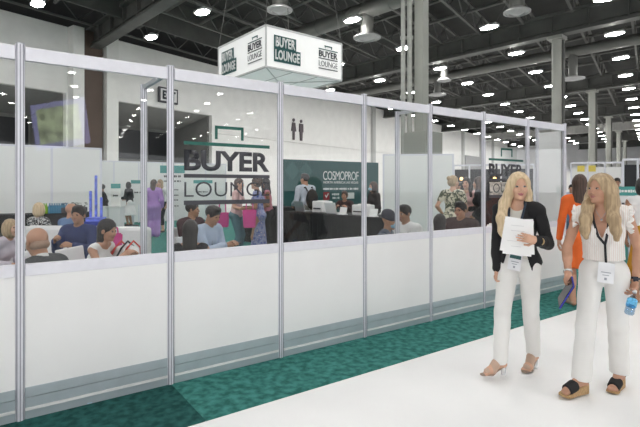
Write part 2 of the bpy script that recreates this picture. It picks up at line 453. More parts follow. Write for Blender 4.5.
for k in range(-1, 7):
    for q in (0.14, 0.28, 0.42, 0.57, 0.71, 0.86):
        c0 = Vector((11.4+9.1*(k-1+q), 22.8+13*(k-1+q), 0)); L1 = 60
        for t in np.arange(0, 80, 0.5):
            p = c0+BA*t-HW0
            if HD.x*p.y-HD.y*p.x > -0.3: L1 = t-1; break
        a_, b_ = c0+BA*(-60), c0+BA*L1
        g.cyl((a_.x, a_.y, 10.3), (b_.x, b_.y, 10.3), .09, n=6)
g.build('conduit', DGREY, ceil)
# closed bulkhead plates near the left roof corner
g = MB(); g.box((0, 0, 10.1), (14, 0.12, 1.7)); g.build('bulkhead', MGREY, ceil, loc=at(170, 100, 24)*1.0+Vector((0, 0, -(at(170, 100, 24).z))), rz=aang)

# columns
CM = mat('column_paint', (0.36, 0.365, 0.33), 0.6, var=0.05, scale=1)
def column(px, d, w, ztop, label, round_=True, pipes=False, base=0):
    p = at(px, 186, d)
    r = thing('column', label, 'column', (p.x, p.y, 0), bang)
    if round_: MB().cyl((0, 0, 0), (0, 0, ztop), w/2, n=20).build('shaft', CM, r, smooth=True)
    else: MB().box((0, 0, ztop/2), (w, w, ztop), bev=.01).build('shaft', CM, r)
    if round_:
        MB().box((0, 0, ztop-.08), (w*1.5, w*1.5, .16)).build('cap_plate', CM, r)
        MB().cyl((-w*.62, -.03, 0), (-w*.62, -.03, ztop-.2), w*.14, n=10).build('conduit', MGREY, r)
    if base: MB().box((0, 0, base/2), (1.0, 1.0, base), bev=.02).build('base_cladding', CM, r)
    if pipes:
        for q, rad in ((-.40, .085), (-.62, .075)):
            pr = MB().cyl((q*math.cos(bang), -q*math.sin(bang), 0), (q*math.cos(bang), -q*math.sin(bang), ztop), rad, n=12)
            for z in (4.5, 6.5, 8.0, 9.2): pr.cyl((q*math.cos(bang), -q*math.sin(bang), z), (q*math.cos(bang), -q*math.sin(bang), z+.1), rad*1.35, n=12)
            pr.build('pipe', mat('pipe_paint', (0.40, 0.405, 0.375), 0.5), r, smooth=True)
    return r
column(421.5, 16, .34, 9.6, 'tall square grey column with two pipes rising behind the glass partition', False, True, 3.35)
column(557, 22.8, .46, HB, 'round grey column rising beyond the right end of the partition')
column(592, 35.6, .46, HB, 'second round grey column, above the long-haired woman in white')
column(608.3, 48.9, .46, HB, 'third round grey column, thinner, right of the blonde woman in white')
column(618.5, 61.8, .46, HB, 'fourth and small round grey column near the far wall')
column(624.5, 74.8, .46, HB, 'farthest and thinnest round grey column before the far wall')

# ducts with round diffusers
DUCT = mat('duct_grey', (0.17, 0.172, 0.16), 0.45, 0.3, var=0.08, scale=1)
RINGM = mat('diffuser_ring', (0.42, 0.42, 0.42), 0.4, 0.2)
def duct(px, py, z, rad, L, drops, label):
    d = F*(z-EYE)/(HOR-py); p = at(px, py, d)
    r = thing('air_duct', label, 'air duct', (p.x, p.y, z), bang)
    g = MB().cyl((-L[0], 0, 0), (L[1], 0, 0), rad, n=20)
    for t in np.arange(-L[0], L[1], 2.2): g.cyl((t, 0, 0), (t+.08, 0, 0), rad*1.05, n=20)
    g.build('duct_run', DUCT, r, smooth=True)
    for t, dz, rr in drops:
        q = MB().cyl((t, 0, 0), (t, 0, -dz), rad*.8, n=18); q.build('drop_pipe', DUCT, r, smooth=True)
        q = MB().lathe([(rad*.8, 0.12), (rr, .02), (rr, -.03), (rr*.86, -.05), (rr*.8, -.02), (rr*.62, -.07), (rr*.55, -.03), (rr*.3, -.09), (0, -.09)], (t, 0, -dz), n=28)
        q.build('diffuser', RINGM, r, smooth=True)
    return r
duct(573, 51.6, 9.25, .30, (42, 18), [(0, 1.55, .62), (9, 1.2, .62)], 'grey round air duct crossing behind the second ceiling beam')
duct(367, 10, 9.25, .36, (8, 6), [(0, 1.2, .60)], 'grey air duct dropping to a diffuser left of the square column')
#duct(610, 95, 8.3, .30, (12, 30), [(4, .8, .6), (14, .8, .6)], 'far grey air duct low over the right side of the hall')
def diffuser(px, py, w, label, z=8.0):
    d = F*(z-EYE)/(HOR-py); p = at(px, py, d); rr = w*d/F/2
    r = thing('ceiling_diffuser', label, 'air diffuser', (p.x, p.y, z))
    MB().lathe([(rr*.55, .15), (rr, .02), (rr, -.03), (rr*.86, -.05), (rr*.8, -.01), (rr*.62, -.07), (rr*.55, -.02), (rr*.3, -.09), (0, -.09)], n=28).build('ring_grille', RINGM, r, smooth=True)
    MB().cyl((0, 0, .1), (0, 0, 1.9), rr*.55, n=18).build('drop_pipe', DUCT, r, smooth=True)
diffuser(279.5, 10, 26, 'round air diffuser above the hanging lounge sign', 8.2)
diffuser(517, 12, 26, 'round air diffuser at the top right of the ceiling')
diffuser(444, 80.5, 14, 'small round air diffuser right of the square column')

# high bay lamps on the hall grid
LAMP = mat('lamp_diffuser', (1.0, 0.985, 0.96), 0.5, var=0.0, emit=40.0)
HL = 7.0+EYE
lamp0 = thing('high_bay_lamp', 'white high bay lamp hanging in the ceiling grid', 'ceiling lamp', (0, 0, HL), bang, 'high bay lamps in rows under the roof')
MB().box((0, 0, .08), (.80, .40, .10), bev=.02).build('housing', mat('lamp_housing', (0.5, 0.5, 0.5), 0.5), lamp0)
MB().lathe([(.33, .026), (.36, .015), (.34, .004), (.25, 0)], M=Matrix.Diagonal((1.08, .62, 1))).build('diffuser', LAMP, lamp0)
g = MB()
g.tube([(-1.0, 0, 1.15), (-.3, 0, .14), (.3, 0, .14), (1.0, 0, 1.15)], .012, n=4)
g.build('hanger', MGREY, lamp0)
E1 = Vector((0.415, 0.59, 0))*7.0; E2 = Vector((-0.46, 0.46, 0))*7.0; O = Vector((1.07, 3.006, 0))*7.0
spots = []
for i in range(-20, 14):
    for j in range(-16, 16):
        p = O+E1*i+E2*j
        q = p-HW0
        if HD.x*q.y-HD.y*q.x > -2 or p.y > 90 or p.y < -70 or p.x > 85 or p.x < -26: continue
        if p.y < 8 and abs(p.x) > 24 and not (-68 < math.degrees(math.atan2(p.y, p.x)) < -22): continue
        if p.y < -18 and not (-68 < math.degrees(math.atan2(p.y, p.x)) < -22): continue
        px = 320+F*p.x/p.y if p.y > 1 else None
        if p.y >= 8 and (px < -30 or px > 720): continue
        spots.append((i, j, p, px))
special = {(0, 0): 'white high bay lamp at top centre, nearest one right of the square column',
           (0, 2): 'white high bay lamp left of the round diffuser above the hanging sign',
           (0, 1): 'white high bay lamp between the hanging sign and the square column, near the top edge',
           (0, -1): 'white high bay lamp at the top right corner of the photo'}
first = True
for i, j, p, px in spots:
    lab = special.get((i, j))
    if first: lamp0.location = (p.x, p.y, HL); first = False; c = lamp0
    else: c = copy_tree(lamp0, None, (p.x, p.y, HL))
    c['label'] = lab or 'white high bay lamp hanging in the ceiling grid'
print('lamps', len(spots))

# ---------------------------------------------------------------- hanging box sign
C = Vector((-54/F*13.8, 13.8, 5.03)); a_s = R(39); L1, L2, HS = 2.93, 2.97, 1.2
r = thing('hanging_sign', 'white hanging box sign printed BUYER LOUNGE above the partition', 'hanging sign', C, a_s)
g = MB(); g.box((L1/2, L2/2, HS/2), (L1, L2, HS), bev=.012)
SIGNW = mat('sign_fabric', (0.86, 0.86, 0.85), 0.6, var=0.01, scale=1, emit=.16)
g.build('fabric_box', SIGNW, r)
g = MB()
for y in (0, L2): g.box((L1/2, y, .0), (L1, .06, .05)); g.box((L1/2, y, HS), (L1, .06, .05))
for x in (0, L1): g.box((x, L2/2, 0), (.06, L2, .05)); g.box((x, L2/2, HS), (.06, L2, .05)); g.box((x, 0, HS/2), (.04, .04, HS)); g.box((x, L2, HS/2), (.04, .04, HS))
g.build('frame', mat('sign_frame', (0.6, 0.6, 0.6), 0.4), r)
g = MB(); g.cyl((0, 0, -.02), (L1, L2, -.02), .018, n=5); g.cyl((L1, 0, -.02), (0, L2, -.02), .018, n=5)
for q in (.33, .66): g.cyl((L1*q, 0, -.02), (L1*q, L2, -.02), .012, n=5)
g.build('bottom_rib', mat('sign_rib', (0.6, 0.6, 0.6), 0.5), r)
for x, y in ((0, 0), (L1, 0), (0, L2), (L1, L2)):
    g = MB(); g.cyl((x, y, HS), (x+(L1/2-x)*.3, y+(L2/2-y)*.3, 4.9), .012, n=5); g.build('suspension_cable', DGREY, r)
def face(org, rz, w):
    M = Matrix.Translation(org) @ Matrix.Rotation(rz, 4, 'Z')
    e = .02
    # teal stepped block with white letters
    x0, wid = .09*w, .33*w
    MB().prism([(x0, .98), (x0+wid*.83, .98), (x0+wid*.83, .62), (x0+wid, .62), (x0+wid, .20), (x0, .20)], .012, M @ Matrix.Translation((0, -e, 0))).build('logo_block', TEAL, r)
    m = MB(); m.add_mesh(text_mesh('BUYER', wid*.74, .30, .01, .035, 1.05), M @ Matrix.Translation((x0+wid*.42, -e-.008, .79)))
    m.add_mesh(text_mesh('LOUNGE', wid*.92, .30, .01, .035, 1.05), M @ Matrix.Translation((x0+wid*.50, -e-.008, .41))); m.build('logo_lettering', WHITE, r)
    cx, lw = .80*w, .27*w
    m = MB(); m.prism([(-.09*lw/.27*.8, .93), (-.2*lw, 1.02), (.2*lw, 1.02), (.2*lw, .93), (.15*lw, .93), (.15*lw, .985), (-.15*lw, .985), (-.15*lw, .93)][1:], .01, M @ Matrix.Translation((cx, -e, 0)))
    m.box(M @ Vector((cx, -e, .885)), (lw, .01, .028), rz=rz); m.build('case_mark', TEAL, r)
    m = MB(); m.add_mesh(text_mesh('BUYER', lw*.98, .20, .01, .02), M @ Matrix.Translation((cx, -e, .735)))
    m.box(M @ Vector((cx, -e, .59)), (lw, .01, .028), rz=rz); m.box(M @ Vector((cx, -e, .27)), (lw, .01, .028), rz=rz)
    m.add_mesh(text_mesh('LOUNGE', lw*.98, .17, .01, -.012), M @ Matrix.Translation((cx, -e, .43))); m.build('case_lettering', NAVYT, r)
face(Vector((0, 0, 0)), 0, L1)
face(Vector((0, L2, 0)), R(-90), L2)
face(Vector((L1, L2, 0)), R(180), L1)

# ---------------------------------------------------------------- glass partition along the carpet
HP = 2.5
def octa(w): 
    c = w/2; k = c*0.42
    return [(-c, -k), (-k, -c), (k, -c), (c, -k), (c, k), (k, c), (-k, c), (-c, k)]
def post_at(p, label, h=HP, w=.052, grp='aluminium posts of the glass partition'):
    r = thing('partition_post', label, 'post', (p.x, p.y, 0), TH, grp if grp else None)
    g = MB()
    o = octa(w); vs = []
    g2 = g.bm; lo = [g2.verts.new((x, y, 0.0)) for x, y in o]; hi = [g2.verts.new((x, y, h)) for x, y in o]
    g2.faces.new(lo[::-1]); g2.faces.new(hi)
    for k in range(8): g2.faces.new((lo[k], lo[(k+1) % 8], hi[(k+1) % 8], hi[k]))
    g.build('shaft', ALUL, r)
    g = MB()
    for a in range(8):
        an = a*math.pi/4; q = w/2*1.0
        g.box((q*math.cos(an), q*math.sin(an), h/2), (.003, .007, h-.004), rz=an)
    g.build('groove', mat('groove_shadow_grey', (0.33, 0.33, 0.38), 0.5), r)
    g = MB(); g.box((0, 0, h+.003), (w*.9, w*.9, .006)); g.build('cap', ALU, r)
    return r
plabels = ['leftmost aluminium post, widest, next to the bald man', 'aluminium post at the carpet seam, left of the BUYER LOUNGE decal',
           'aluminium post right of the large BUYER LOUNGE decal', 'aluminium post in front of the teal counter wall',
           'aluminium post next to the man in the white shirt', 'aluminium post left of the woman in the black blazer',
           'aluminium post behind the woman in the black blazer', 'aluminium post at the right end of the partition']
for i in range(8): post_at(W(i, 0), plabels[i])
xlab = ['leftmost glass partition panel cut by the photo edge', 'glass partition panel in front of the bald man and the blue-lit reflections',
        'glass partition panel with the large BUYER LOUNGE decal', 'glass partition panel before the black counter and man with backpack',
        'glass partition panel before the two people in beanie and white shirt', 'glass partition panel before the man in glasses and brown suit',
        'glass partition panel with the second BUYER LOUNGE decal behind the blazer', 'last glass partition panel at the right end of the row']
LINEW = mat('white_edge_strip', (0.8, 0.8, 0.8), 0.4)
for i in range(-1, 7):
    r = thing('partition_panel', xlab[i+1], 'partition panel', W(i, 0), TH, 'glass topped partition panels')
    x0, x1 = .028, .972; xm = .5; w = x1-x0
    MB().box((xm, 0, .585), (w, .03, .75)).build('lower_panel', WHITE, r)
    MB().box((xm, 0, (1.04+2.405)/2), (w, .006, 2.405-1.04+.02)).build('glass_pane', GLASS, r)
    MB().box((xm, 0, 2.44), (w, .04, .092), bev=.003).build('top_rail', ALUL, r)
    MB().box((xm, 0, 1.0), (w, .04, .08), bev=.003).build('middle_rail', ALUL, r)
    b = MB(); b.box((xm, 0, .187), (w, .04, .066)); b.box((xm, -.002, .118), (w, .036, .064)); b.box((xm, 0, .037), (w, .036, .055)); b.build('base_rail', BASEG, r)
    MB().box((xm, -.004, .0755), (w, .044, .018)).build('edge_strip', LINEW, r)
# decals on the outside of the glass
for k, (lab, i) in enumerate((('large BUYER LOUNGE window decal with a green case mark, left on the partition', 1), ('smaller looking BUYER LOUNGE window decal partly behind the blonde woman', 5))):
    r = thing('window_decal', lab, 'decal', W(i, 0), TH)
    y = -.0045; x0, x1 = .107, .888; xc = (x0+x1)/2; w = x1-x0
    g = MB(); g.box((xc, y, 1.906), (w, .002, .028)); g.box((.37+.012, y, 2.0), (.024, .002, .10)); g.box((.632-.012, y, 2.0), (.024, .002, .10)); g.box((.501, y, 2.05), (.262, .002, .026))
    g.build('case_mark', TEALG, r)
    g = MB(); g.add_mesh(text_mesh('BUYER', w*.995, .170, .002, .035, .98), Matrix.Translation((xc, y+.001, 1.768)))
    g.box((xc, y, 1.642), (w, .002, .030)); g.box((xc, y, 1.425), (w, .002, .036)); g.build('bold_lettering', CHAR, r)
    MB().add_mesh(text_mesh('LOUNGE', w*.99, .122, .002, -.008), Matrix.Translation((xc, y+.001, 1.533))).build('thin_lettering', CHAR, r)
# short return fins behind the posts
def fin(i, L, solid, lab, labp):
    base = W(i, .03)
    r = thing('return_panel', lab, 'partition panel', (base.x, base.y, 0), TH+R(90))
    if solid: MB().box((L/2, 0, 1.25), (L-.05, .02, 2.3)).build('panel', WHITE, r)
    elif i != 1:
        MB().box((L/2, 0, 1.26), (L-.05, .006, 2.36)).build('glass_pane', GLASS, r)
    MB().box((L/2, 0, 2.46), (L-.05, .03, .035)).build('top_rail', ALU, r)
    MB().box((L/2, 0, .05), (L-.05, .03, .06)).build('bottom_rail', ALU, r)
    post_at(W(i, L+.03), labp, 2.48, .055, None)
fin(1, .72, False, 'narrow open return frame behind the post at the carpet seam', 'thin white post behind the glass, left of the seam post')
fin(4, .50, False, 'narrow glass return panel behind the post by the man in white shirt', 'thin post behind the glass, between beanie and white shirt')
fin(7, .40, True, 'narrow solid white return panel at the right end of the partition', 'thin post of the white return panel behind the last glass')

# illuminated hanging screen over the aisle on the right behind the photographer (its reflection shows in the left panes)
r = thing('hanging_screen', 'lavender framed hanging screen over the aisle, seen reflected in the left glass pane', 'screen', (10.6, -10.4, 3.1), math.atan2(.766, .844)+R(180+32))
M = Matrix.Rotation(R(8), 3, 'Y')
MB().box((0, .05, 1.0), (2.3, .08, 1.9), M=M).build('back_panel', mat('screen_back', (.3, .3, .6), .5, emit=3.5), r)
MB().box((0.02, 0, 1.0), (1.8, .03, 1.45), M=M).build('picture', mat('screen_picture', (.5, .6, .35), .5, var=.6, scale=2.5, emit=3.0), r)
for x in (-.9, .9): MB().cyl((x, .05, 1.9), (x, .05, 7.9), .012, n=5).build('cable', DGREY, r)

p = at(92, 404, 3.40); tag(MB().box((p.x, p.y, .014), (.07, .022, .010), rz=.7, bev=.002).build('paper_scrap', mat('pale_blue_paper', (.5, .65, .75), .6), label='small pale blue scrap lying on the dark carpet near the partition foot'), cat='litter')
# ---------------------------------------------------------------- people
def nv(v): v = np.array(v, float); return v/max(np.linalg.norm(v), 1e-9)
def ik(a, c, l1, l2, pole):
    a, c = np.array(a, float), np.array(c, float); d = c-a; L = np.linalg.norm(d)
    if L > l1+l2-.004: c = a+d/L*(l1+l2-.004); L = l1+l2-.004
    x = nv(c-a); t = (l1*l1-l2*l2+L*L)/(2*L); h = math.sqrt(max(l1*l1-t*t, 0))
    p = np.array(pole, float); p = nv(p-x*p.dot(x))
    return a+x*t+p*h, c
SKIN = {'fair': (0.62, 0.37, 0.26), 'tan': (0.50, 0.275, 0.185), 'mid': (0.40, 0.22, 0.14), 'brown': (0.26, 0.135, 0.08), 'pale': (0.64, 0.42, 0.33)}
def skin(k): return mat('skin_'+k, SKIN[k], 0.5, var=0.05, scale=14, spec=0.35)
LIP = mat('lips', (0.38, 0.15, 0.13), 0.4); EYEW = mat('eye_white', (0.42, 0.40, 0.38), 0.25); IRIS = mat('iris_dark', (0.03, 0.025, 0.025), 0.2)
NAIL = mat('nail', (0.5, 0.2, 0.18), 0.3)
def hairm(name, c1, c2, sc=60):
    return mat(name, c1, 0.45, var=0.0, scale=sc, stretch=(1, 1, .035), col2=c2, bump=0.25, bscale=120, lo=.38, hi=.62)
HAIR = {
 'blonde': hairm('hair_golden_blonde', (0.55, 0.41, 0.25), (0.74, 0.585, 0.38)),
 'dblonde': hairm('hair_dark_blonde', (0.32, 0.225, 0.13), (0.49, 0.36, 0.215)),
 'black': hairm('hair_black', (0.008, 0.007, 0.008), (0.030, 0.024, 0.022)),
 'brown': hairm('hair_brown', (0.03, 0.016, 0.011), (0.085, 0.045, 0.03)),
 'grey': hairm('hair_grey', (0.07, 0.07, 0.075), (0.2, 0.2, 0.2)),
}
def cloth(name, col, **k):
    d = dict(rough=0.85, var=0.07, scale=5, bump=0.25, bscale=26); d.update(k); return mat(name, col, **d)

class Fig:
    """figure local frame: facing +Y, +X its right-hand side, z up, soles at z=0"""
    def __init__(s, name, label, loc, face, H=1.65, sex='f', sk='fair', seated=False, lean=6, twist=0, tilt=0, hip=None, hipxy=(0, 0),
                 hands=None, hpole=None, hdir=None, hn=None, curl=(.5, .5), feet=None, balls=None, kpole=None, head=(0, 0, 0), h=.012, group=None, face_mask=None,
                 hair=None, lipc=None, shw=None, build=True):
        s.h = h; s.s = q = H/1.65; s.sex = sex
        s.root = thing(name, label, 'person', (loc[0], loc[1], loc[2] if len(loc) > 2 else 0), R(face-90), group)
        s.loc0 = Vector((loc[0], loc[1], loc[2] if len(loc) > 2 else 0)); s.rz0 = R(face-90)
        f = sex == 'f'
        hz = hip if hip is not None else (.50 if seated else .885*q)
        s.P = P = np.array([hipxy[0], hipxy[1], hz])
        a = R(lean); tl = R(tilt)
        s.u = u = nv([math.sin(tl), math.sin(a), math.cos(a)*math.cos(tl)])
        tw = R(twist); side = np.array([math.cos(tw), math.sin(tw), 0]); side = nv(side-u*side.dot(u)); s.sd = side; s.fw = fw = np.cross(u, side)
        fw = s.fw
        hs = np.array([1, 0, 0.])
        s.hipj = [P+hs*.085*q, P-hs*.085*q]
        s.N = P+u*.51*q
        sw = (shw or (.165 if f else .195))*q
        s.sh = [P+u*.445*q+side*sw, P+u*.445*q-side*sw]
        # legs
        feet = feet or ([[.10, .46, .085], [-.10, .46, .085]] if seated else [[.09, 0, .085], [-.09, .03, .085]])
        s.ank = []; s.knee = []
        for i in (0, 1):
            kp = (kpole[i] if kpole else ([0, .6, 1] if seated else [0, 1, .0]))
            k, c = ik(s.hipj[i], feet[i], .425*q, .40*q, kp); s.knee.append(k); s.ank.append(c)
        s.ball = [np.array(balls[i], float) if balls else s.ank[i]+np.array([(.02 if i == 0 else -.02), .125*q, -(s.ank[i][2]-.028)]) for i in (0, 1)]
        # arms
        if hands is None:
            hands = [[.13, .36, P[2]+.12], [-.13, .36, P[2]+.12]] if seated else [[.25, .05, P[2]-.02], [-.25, .05, P[2]-.02]]
        s.elb = []; s.wri = []
        for i in (0, 1):
            sg = 1 if i == 0 else -1
            pl = (hpole[i] if hpole and hpole[i] is not None else [sg*.5, -1, -.3])
            e, c = ik(s.sh[i], hands[i], .275*q, .245*q, pl); s.elb.append(e); s.wri.append(c)
        s.hdir = [nv(hdir[i]) if hdir and hdir[i] is not None else nv(s.wri[i]-s.elb[i]) for i in (0, 1)]
        s.hn = [nv(hn[i]) if hn and hn[i] is not None else nv([-1 if i == 0 else 1, 0, -.3]) for i in (0, 1)]
        s.curl = curl
        # head
        yaw, pit, rol = [R(v) for v in head]
        hm = Matrix.Rotation(yaw, 3, 'Z') @ Matrix.Rotation(-pit, 3, 'X') @ Matrix.Rotation(rol, 3, 'Y')
        s.HM = np.array(hm); s.hz = .93 if f else 1.0
        s.Hc = s.N + u*.045*q + s.HM @ np.array([0, .02, .095])*q
        s.sk = sk; s.q = q; s.hands_fine = h < .007
        if build: s.body(lipc)
    def hp(s, v): return s.Hc + s.HM @ (np.array(v, float)*s.q)
    def torso(s, g, t=0.0, k=.035, m=0, glutes=True, bust=True, sh=True):
        f = s.sex == 'f'; q = s.q; P, u, sd, fw = s.P, s.u, s.sd, s.fw
        B = np.stack([sd, fw, u], 1)
        Bp = np.stack([np.array([1, 0, 0.]), np.array([0, math.cos(0), 0.]), np.array([0, 0, 1.])], 1)
        e = lambda c, r, M=B: g.ell(c, np.array(r)*q+t, M, k=k, m=m)
        if f:
            e(P+u*.03*q, (.150, .106, .115), Bp); e(P+u*.16*q, (.118, .086, .13)); e(P+u*.32*q, (.132, .094, .15))
            if bust:
                for x in (-1, 1): e(P+u*.325*q+sd*x*.065*q+fw*.062*q, (.056, .052, .056))
        else:
            e(P+u*.03*q, (.150, .108, .115), Bp); e(P+u*.16*q, (.142, .105, .14)); e(P+u*.33*q, (.160, .110, .16))
        if sh:
            g.cone(s.sh[0]*.97+s.sh[1]*.03-u*.005, s.sh[1]*.97+s.sh[0]*.03-u*.005, (.046 if f else .056)*q+t, k=k, m=m, flat=(fw, .95))
            for i in (0, 1): g.cone(s.N-u*.005*q+(s.sh[i]-s.N)*.15, s.sh[i]+(s.N-s.sh[i])*.2+u*.008, .034*q+t, .04*q+t, k=k, m=m)
        if glutes:
            for i in (0, 1): g.ell(s.hipj[i]+np.array([0, -.035*q, .0]), np.array([.078, .083, .085])*q+t, k=k, m=m)
    def arm(s, g, i, t=0, upto=2.0, m=0, k=.02, cuff=0.0, puff=0):
        q = s.q; f = s.sex == 'f'; ru, re, rw = (.041, .034, .024) if f else (.05, .041, .029)
        S, E, Wr = s.sh[i], s.elb[i], s.wri[i]
        ru, re, rw = ru*q+t, re*q+t, rw*q+t+cuff
        if upto <= 1: g.cone(S, S+(E-S)*upto, ru+puff, ru+(re-ru)*upto+puff, k=k, m=m); return
        g.cone(S, E, ru, re, k=k, m=m)
        v = upto-1; g.cone(E, E+(Wr-E)*v, re, re+(rw-re)*v, k=k*.6, m=m)
        if v > .9: g.cone(E+(Wr-E)*.12, E+(Wr-E)*.45, .034*q+t, .031*q+t, k=.02, m=m)
    def leg(s, g, i, t=0, upto=2.0, m=0, k=.025, thigh=.082, knee=.053, ank=.036, calf=True):
        q = s.q; Hh, K, A = s.hipj[i]+np.array([0, 0, -.01]), s.knee[i], s.ank[i]
        a, b, c = thigh*q+t, knee*q+t, ank*q+t
        if upto <= 1: g.cone(Hh, Hh+(K-Hh)*upto, a, a+(b-a)*upto, k=k, m=m); return
        g.cone(Hh, K, a, b, k=k, m=m); v = upto-1
        g.cone(K, K+(A-K)*v, b, b+(c-b)*v, k=k*.8, m=m)
        if calf:
            x = nv(A-K); back = np.array([0, -1, 0.]); back = nv(back-x*x.dot(back))
            g.cone(K+(A-K)*.15+back*.012*q, K+(A-K)*.5+back*.010*q, .045*q+t, .042*q+t, k=.03, m=m)
    def hand(s, g, i, m=0):
        q = s.q*(.96 if s.sex == 'f' else 1.05); w = s.wri[i]; d = s.hdir[i]; n = s.hn[i]; n = nv(n-d*n.dot(d)); ac = np.cross(d, n)
        # thumb side: toward figure's front / inside
        sg = 1 if i == 0 else -1
        ac = ac*(-sg)
        K = .012 if s.h < .007 else .014
        fr = .0082*q if s.h < .007 else .0095*q
        g.cone(w-d*.01, w+d*.03*q, .024*q, .027*q, k=.02, m=m, flat=(n, .7))
        g.cone(w+d*.035*q, w+d*.07*q, .030*q, .036*q, k=.015, m=m, flat=(n, .42))
        c = s.curl[i]
        for j, (off, L) in enumerate(((.028, .070), (.0095, .078), (-.0095, .073), (-.027, .058))):
            p = w+d*(.082-.004*abs(j-1))*q+ac*off*q; ang = 0
            fan = ac*off*2.2
            for kx, seg in enumerate((.44, .32, .26)):
                ang += c*(.55, .75, .55)[kx]*(1+.08*j)
                dd = nv(d*math.cos(ang)+n*math.sin(ang)+fan*max(0, math.cos(ang)))
                p2 = p+dd*L*q*seg*1.08
                g.cone(p-dd*(.012 if kx == 0 else 0), p2, fr*(1.05-.08*kx), fr*(.98-.1*kx), k=.004, m=m); p = p2
        b = w+d*.022*q+ac*.022*q+n*.006; t1 = nv(d*.62+ac*.75+n*.35); p = b+t1*.042*q
        g.cone(b, p, .0135*q, .0105*q, k=.010, m=m); t2 = nv(d*.95+ac*.15+n*(.3+.3*c)); g.cone(p, p+t2*.03*q, .0102*q, .0085*q, k=.004, m=m)
    def grip(s, i, f=.06): return s.wri[i]+s.hdir[i]*f+s.hn[i]*.02
    def body(s, lipc=None):
        g = SDF(s.h, [(s.Hc, .125, .0022)] if s.h < .007 else [(s.Hc, .12, s.h*.6)]); q = s.q; f = s.sex == 'f'
        s.torso(g)
        for i in (0, 1):
            s.arm(g, i); s.leg(g, i)
            A, Bq = s.ank[i], s.ball[i]; d = nv(np.array([Bq[0]-A[0], Bq[1]-A[1], 0]))
            heel = A-d*.025*q+np.array([0, 0, -min(.045, A[2]-.04)])
            g.cone(A, heel, .034*q, .030*q, k=.02); g.cone(A+d*.01, Bq+np.array([0, 0, .005]), .033*q, .026*q, k=.025, flat=([0, 0, 1], .9)); g.cone(heel, Bq, .028*q, .022*q, k=.02)
            lat = np.cross(d, [0, 0, 1.])
            g.cone(Bq-lat*.018*q, Bq+lat*.018*q, .022*q, k=.02)
            for j, (o, L) in enumerate(((-.026, .052), (-.010, .05), (.004, .045), (.017, .038), (.029, .030))):
                o = o*(1 if i == 1 else -1)*-1
                p = Bq+lat*o*q; g.cone(p, np.array([p[0]+d[0]*L*q, p[1]+d[1]*L*q, .014+(Bq[2]-.028)*.9]), .012*q, .0095*q, k=.006)
            s.hand(g, i)
        g.cone(s.N-s.u*.05*q, s.Hc+s.HM @ np.array([0, -.015, -.06])*q, (.052 if f else .060)*q, (.046 if f else .056)*q, k=.03)
        # head
        M = s.HM; w = s.hz; e = lambda c, r, k=.02, m=0, op='add': g.ell(s.hp(c), np.array(r)*q, M, k=k, m=m, op=op)
        e((0, -.012, .032), (.074*w, .092*w, .082)); e((0, .020, -.025), (.061*w, .068*w, .080)); e((0, .036, -.078), (.036*w, .040*w, .030), .03)
        e((0, .068, -.094), (.018, .014, .013), .02)
        for x in (-1, 1):
            e((x*.036*w, .060, -.030), (.021, .020, .022), .02)           # cheek
            e((x*.030, .092*w, .006), (.016, .012, .0105), .012, 0, 'sub')      # eye socket
            e((x*.079*w, -.008, -.010), (.010, .020, .031), .006)
        g.cone(s.hp((0, .084*w, .006)), s.hp((0, .100*w, -.028)), .0055*q, .0085*q, k=.012)
        for x in (-1, 1): e((x*.010, .092*w, -.033), (.006, .008, .006), .006)
        e((0, .078*w, -.061), (.022, .012, .011), .010, 0)
        e((0, .0855*w, -.0570), (.0195, .0065, .0040), .004, 0); e((0, .085*w, -.0650), (.0165, .0065, .0048), .004, 0)
        e((0, .085*w, -.0575), (.0225, .016, .0046), m=1, op='paint'); e((0, .085*w, -.0655), (.017, .016, .0045), m=1, op='paint')
        for x in (-1, 1):
            e((x*.030, .0765*w, .005), (.0135, .0100, .0085), .002, 0)
            e((x*.030, .084*w, .0045), (.0128, .014, .0062), m=2, op='paint')
            e((x*.030, .086*w, .0048), (.0062, .014, .0062), m=3, op='paint')
            g.cone(s.hp((x*.0165, .090*w, .0085)), s.hp((x*.0465, .078*w, .0105)), .0030*q, .0036*q, k=.002, m=3, op='paint')
            g.cone(s.hp((x*.014, .092*w, .0230)), s.hp((x*.046, .078*w, .0245)), .0048*q, .0026*q, m=4, op='paint')
        # ankle down: keep soles above the floor
        g.plane((0, 0, .003), (0, 0, -1))
        o = g.mesh('body', [skin(s.sk), lipc or LIP, EYEW, IRIS, s.browm if hasattr(s, 'browm') else HAIR['brown']], s.root)
        return o
    def part(s, name, g, m, label=None):
        o = g.mesh(name, m if isinstance(m, list) else [m], s.root)
        if label: o['label'] = label
        return o
    def facecut(s, g, w=1.0, z0=-.035, top=.085, k=.012):
        g.ell(s.hp((0, .098, z0)), np.array([.066*w, .085, top])*s.q, s.HM, k=k, op='sub')
    def hair_(s, style='short', col='black', L=.28, name='hair'):
        g = SDF(s.h); q = s.q; M = s.HM; w = s.hz
        e = lambda c, r, k=.02, op='add': g.ell(s.hp(c), np.array(r)*q, M, k=k, op=op)
        c = lambda a, b, ra, rb, k=.02, flat=None: g.cone(s.hp(a), s.hp(b), ra*q, rb*q, k=k, flat=flat)
        dn = lambda z: s.HM.T @ np.array([0, 0, z])   # world down in head frame
        if style == 'bald':
            e((0, -.018, -.030), (.0765*w, .0945*w, .050)); e((0, .015, .055), (.11, .15, .078), .006, 'sub')
            for x in (-1, 1): e((x*.085, -.003, -.012), (.022, .024, .04), .004, 'sub'); e((0, .095, -.03), (.12, .12, .14), .01, 'sub')
            g.plane(s.hp((0, 0, -.065)), s.HM @ np.array([0, 0, -1.]))
            return s.part(name, g, mat('short_grey_stubble', (0.36, 0.235, 0.17), .7))
        e((0, -.016, .036), (.085*w, .103*w, .091))
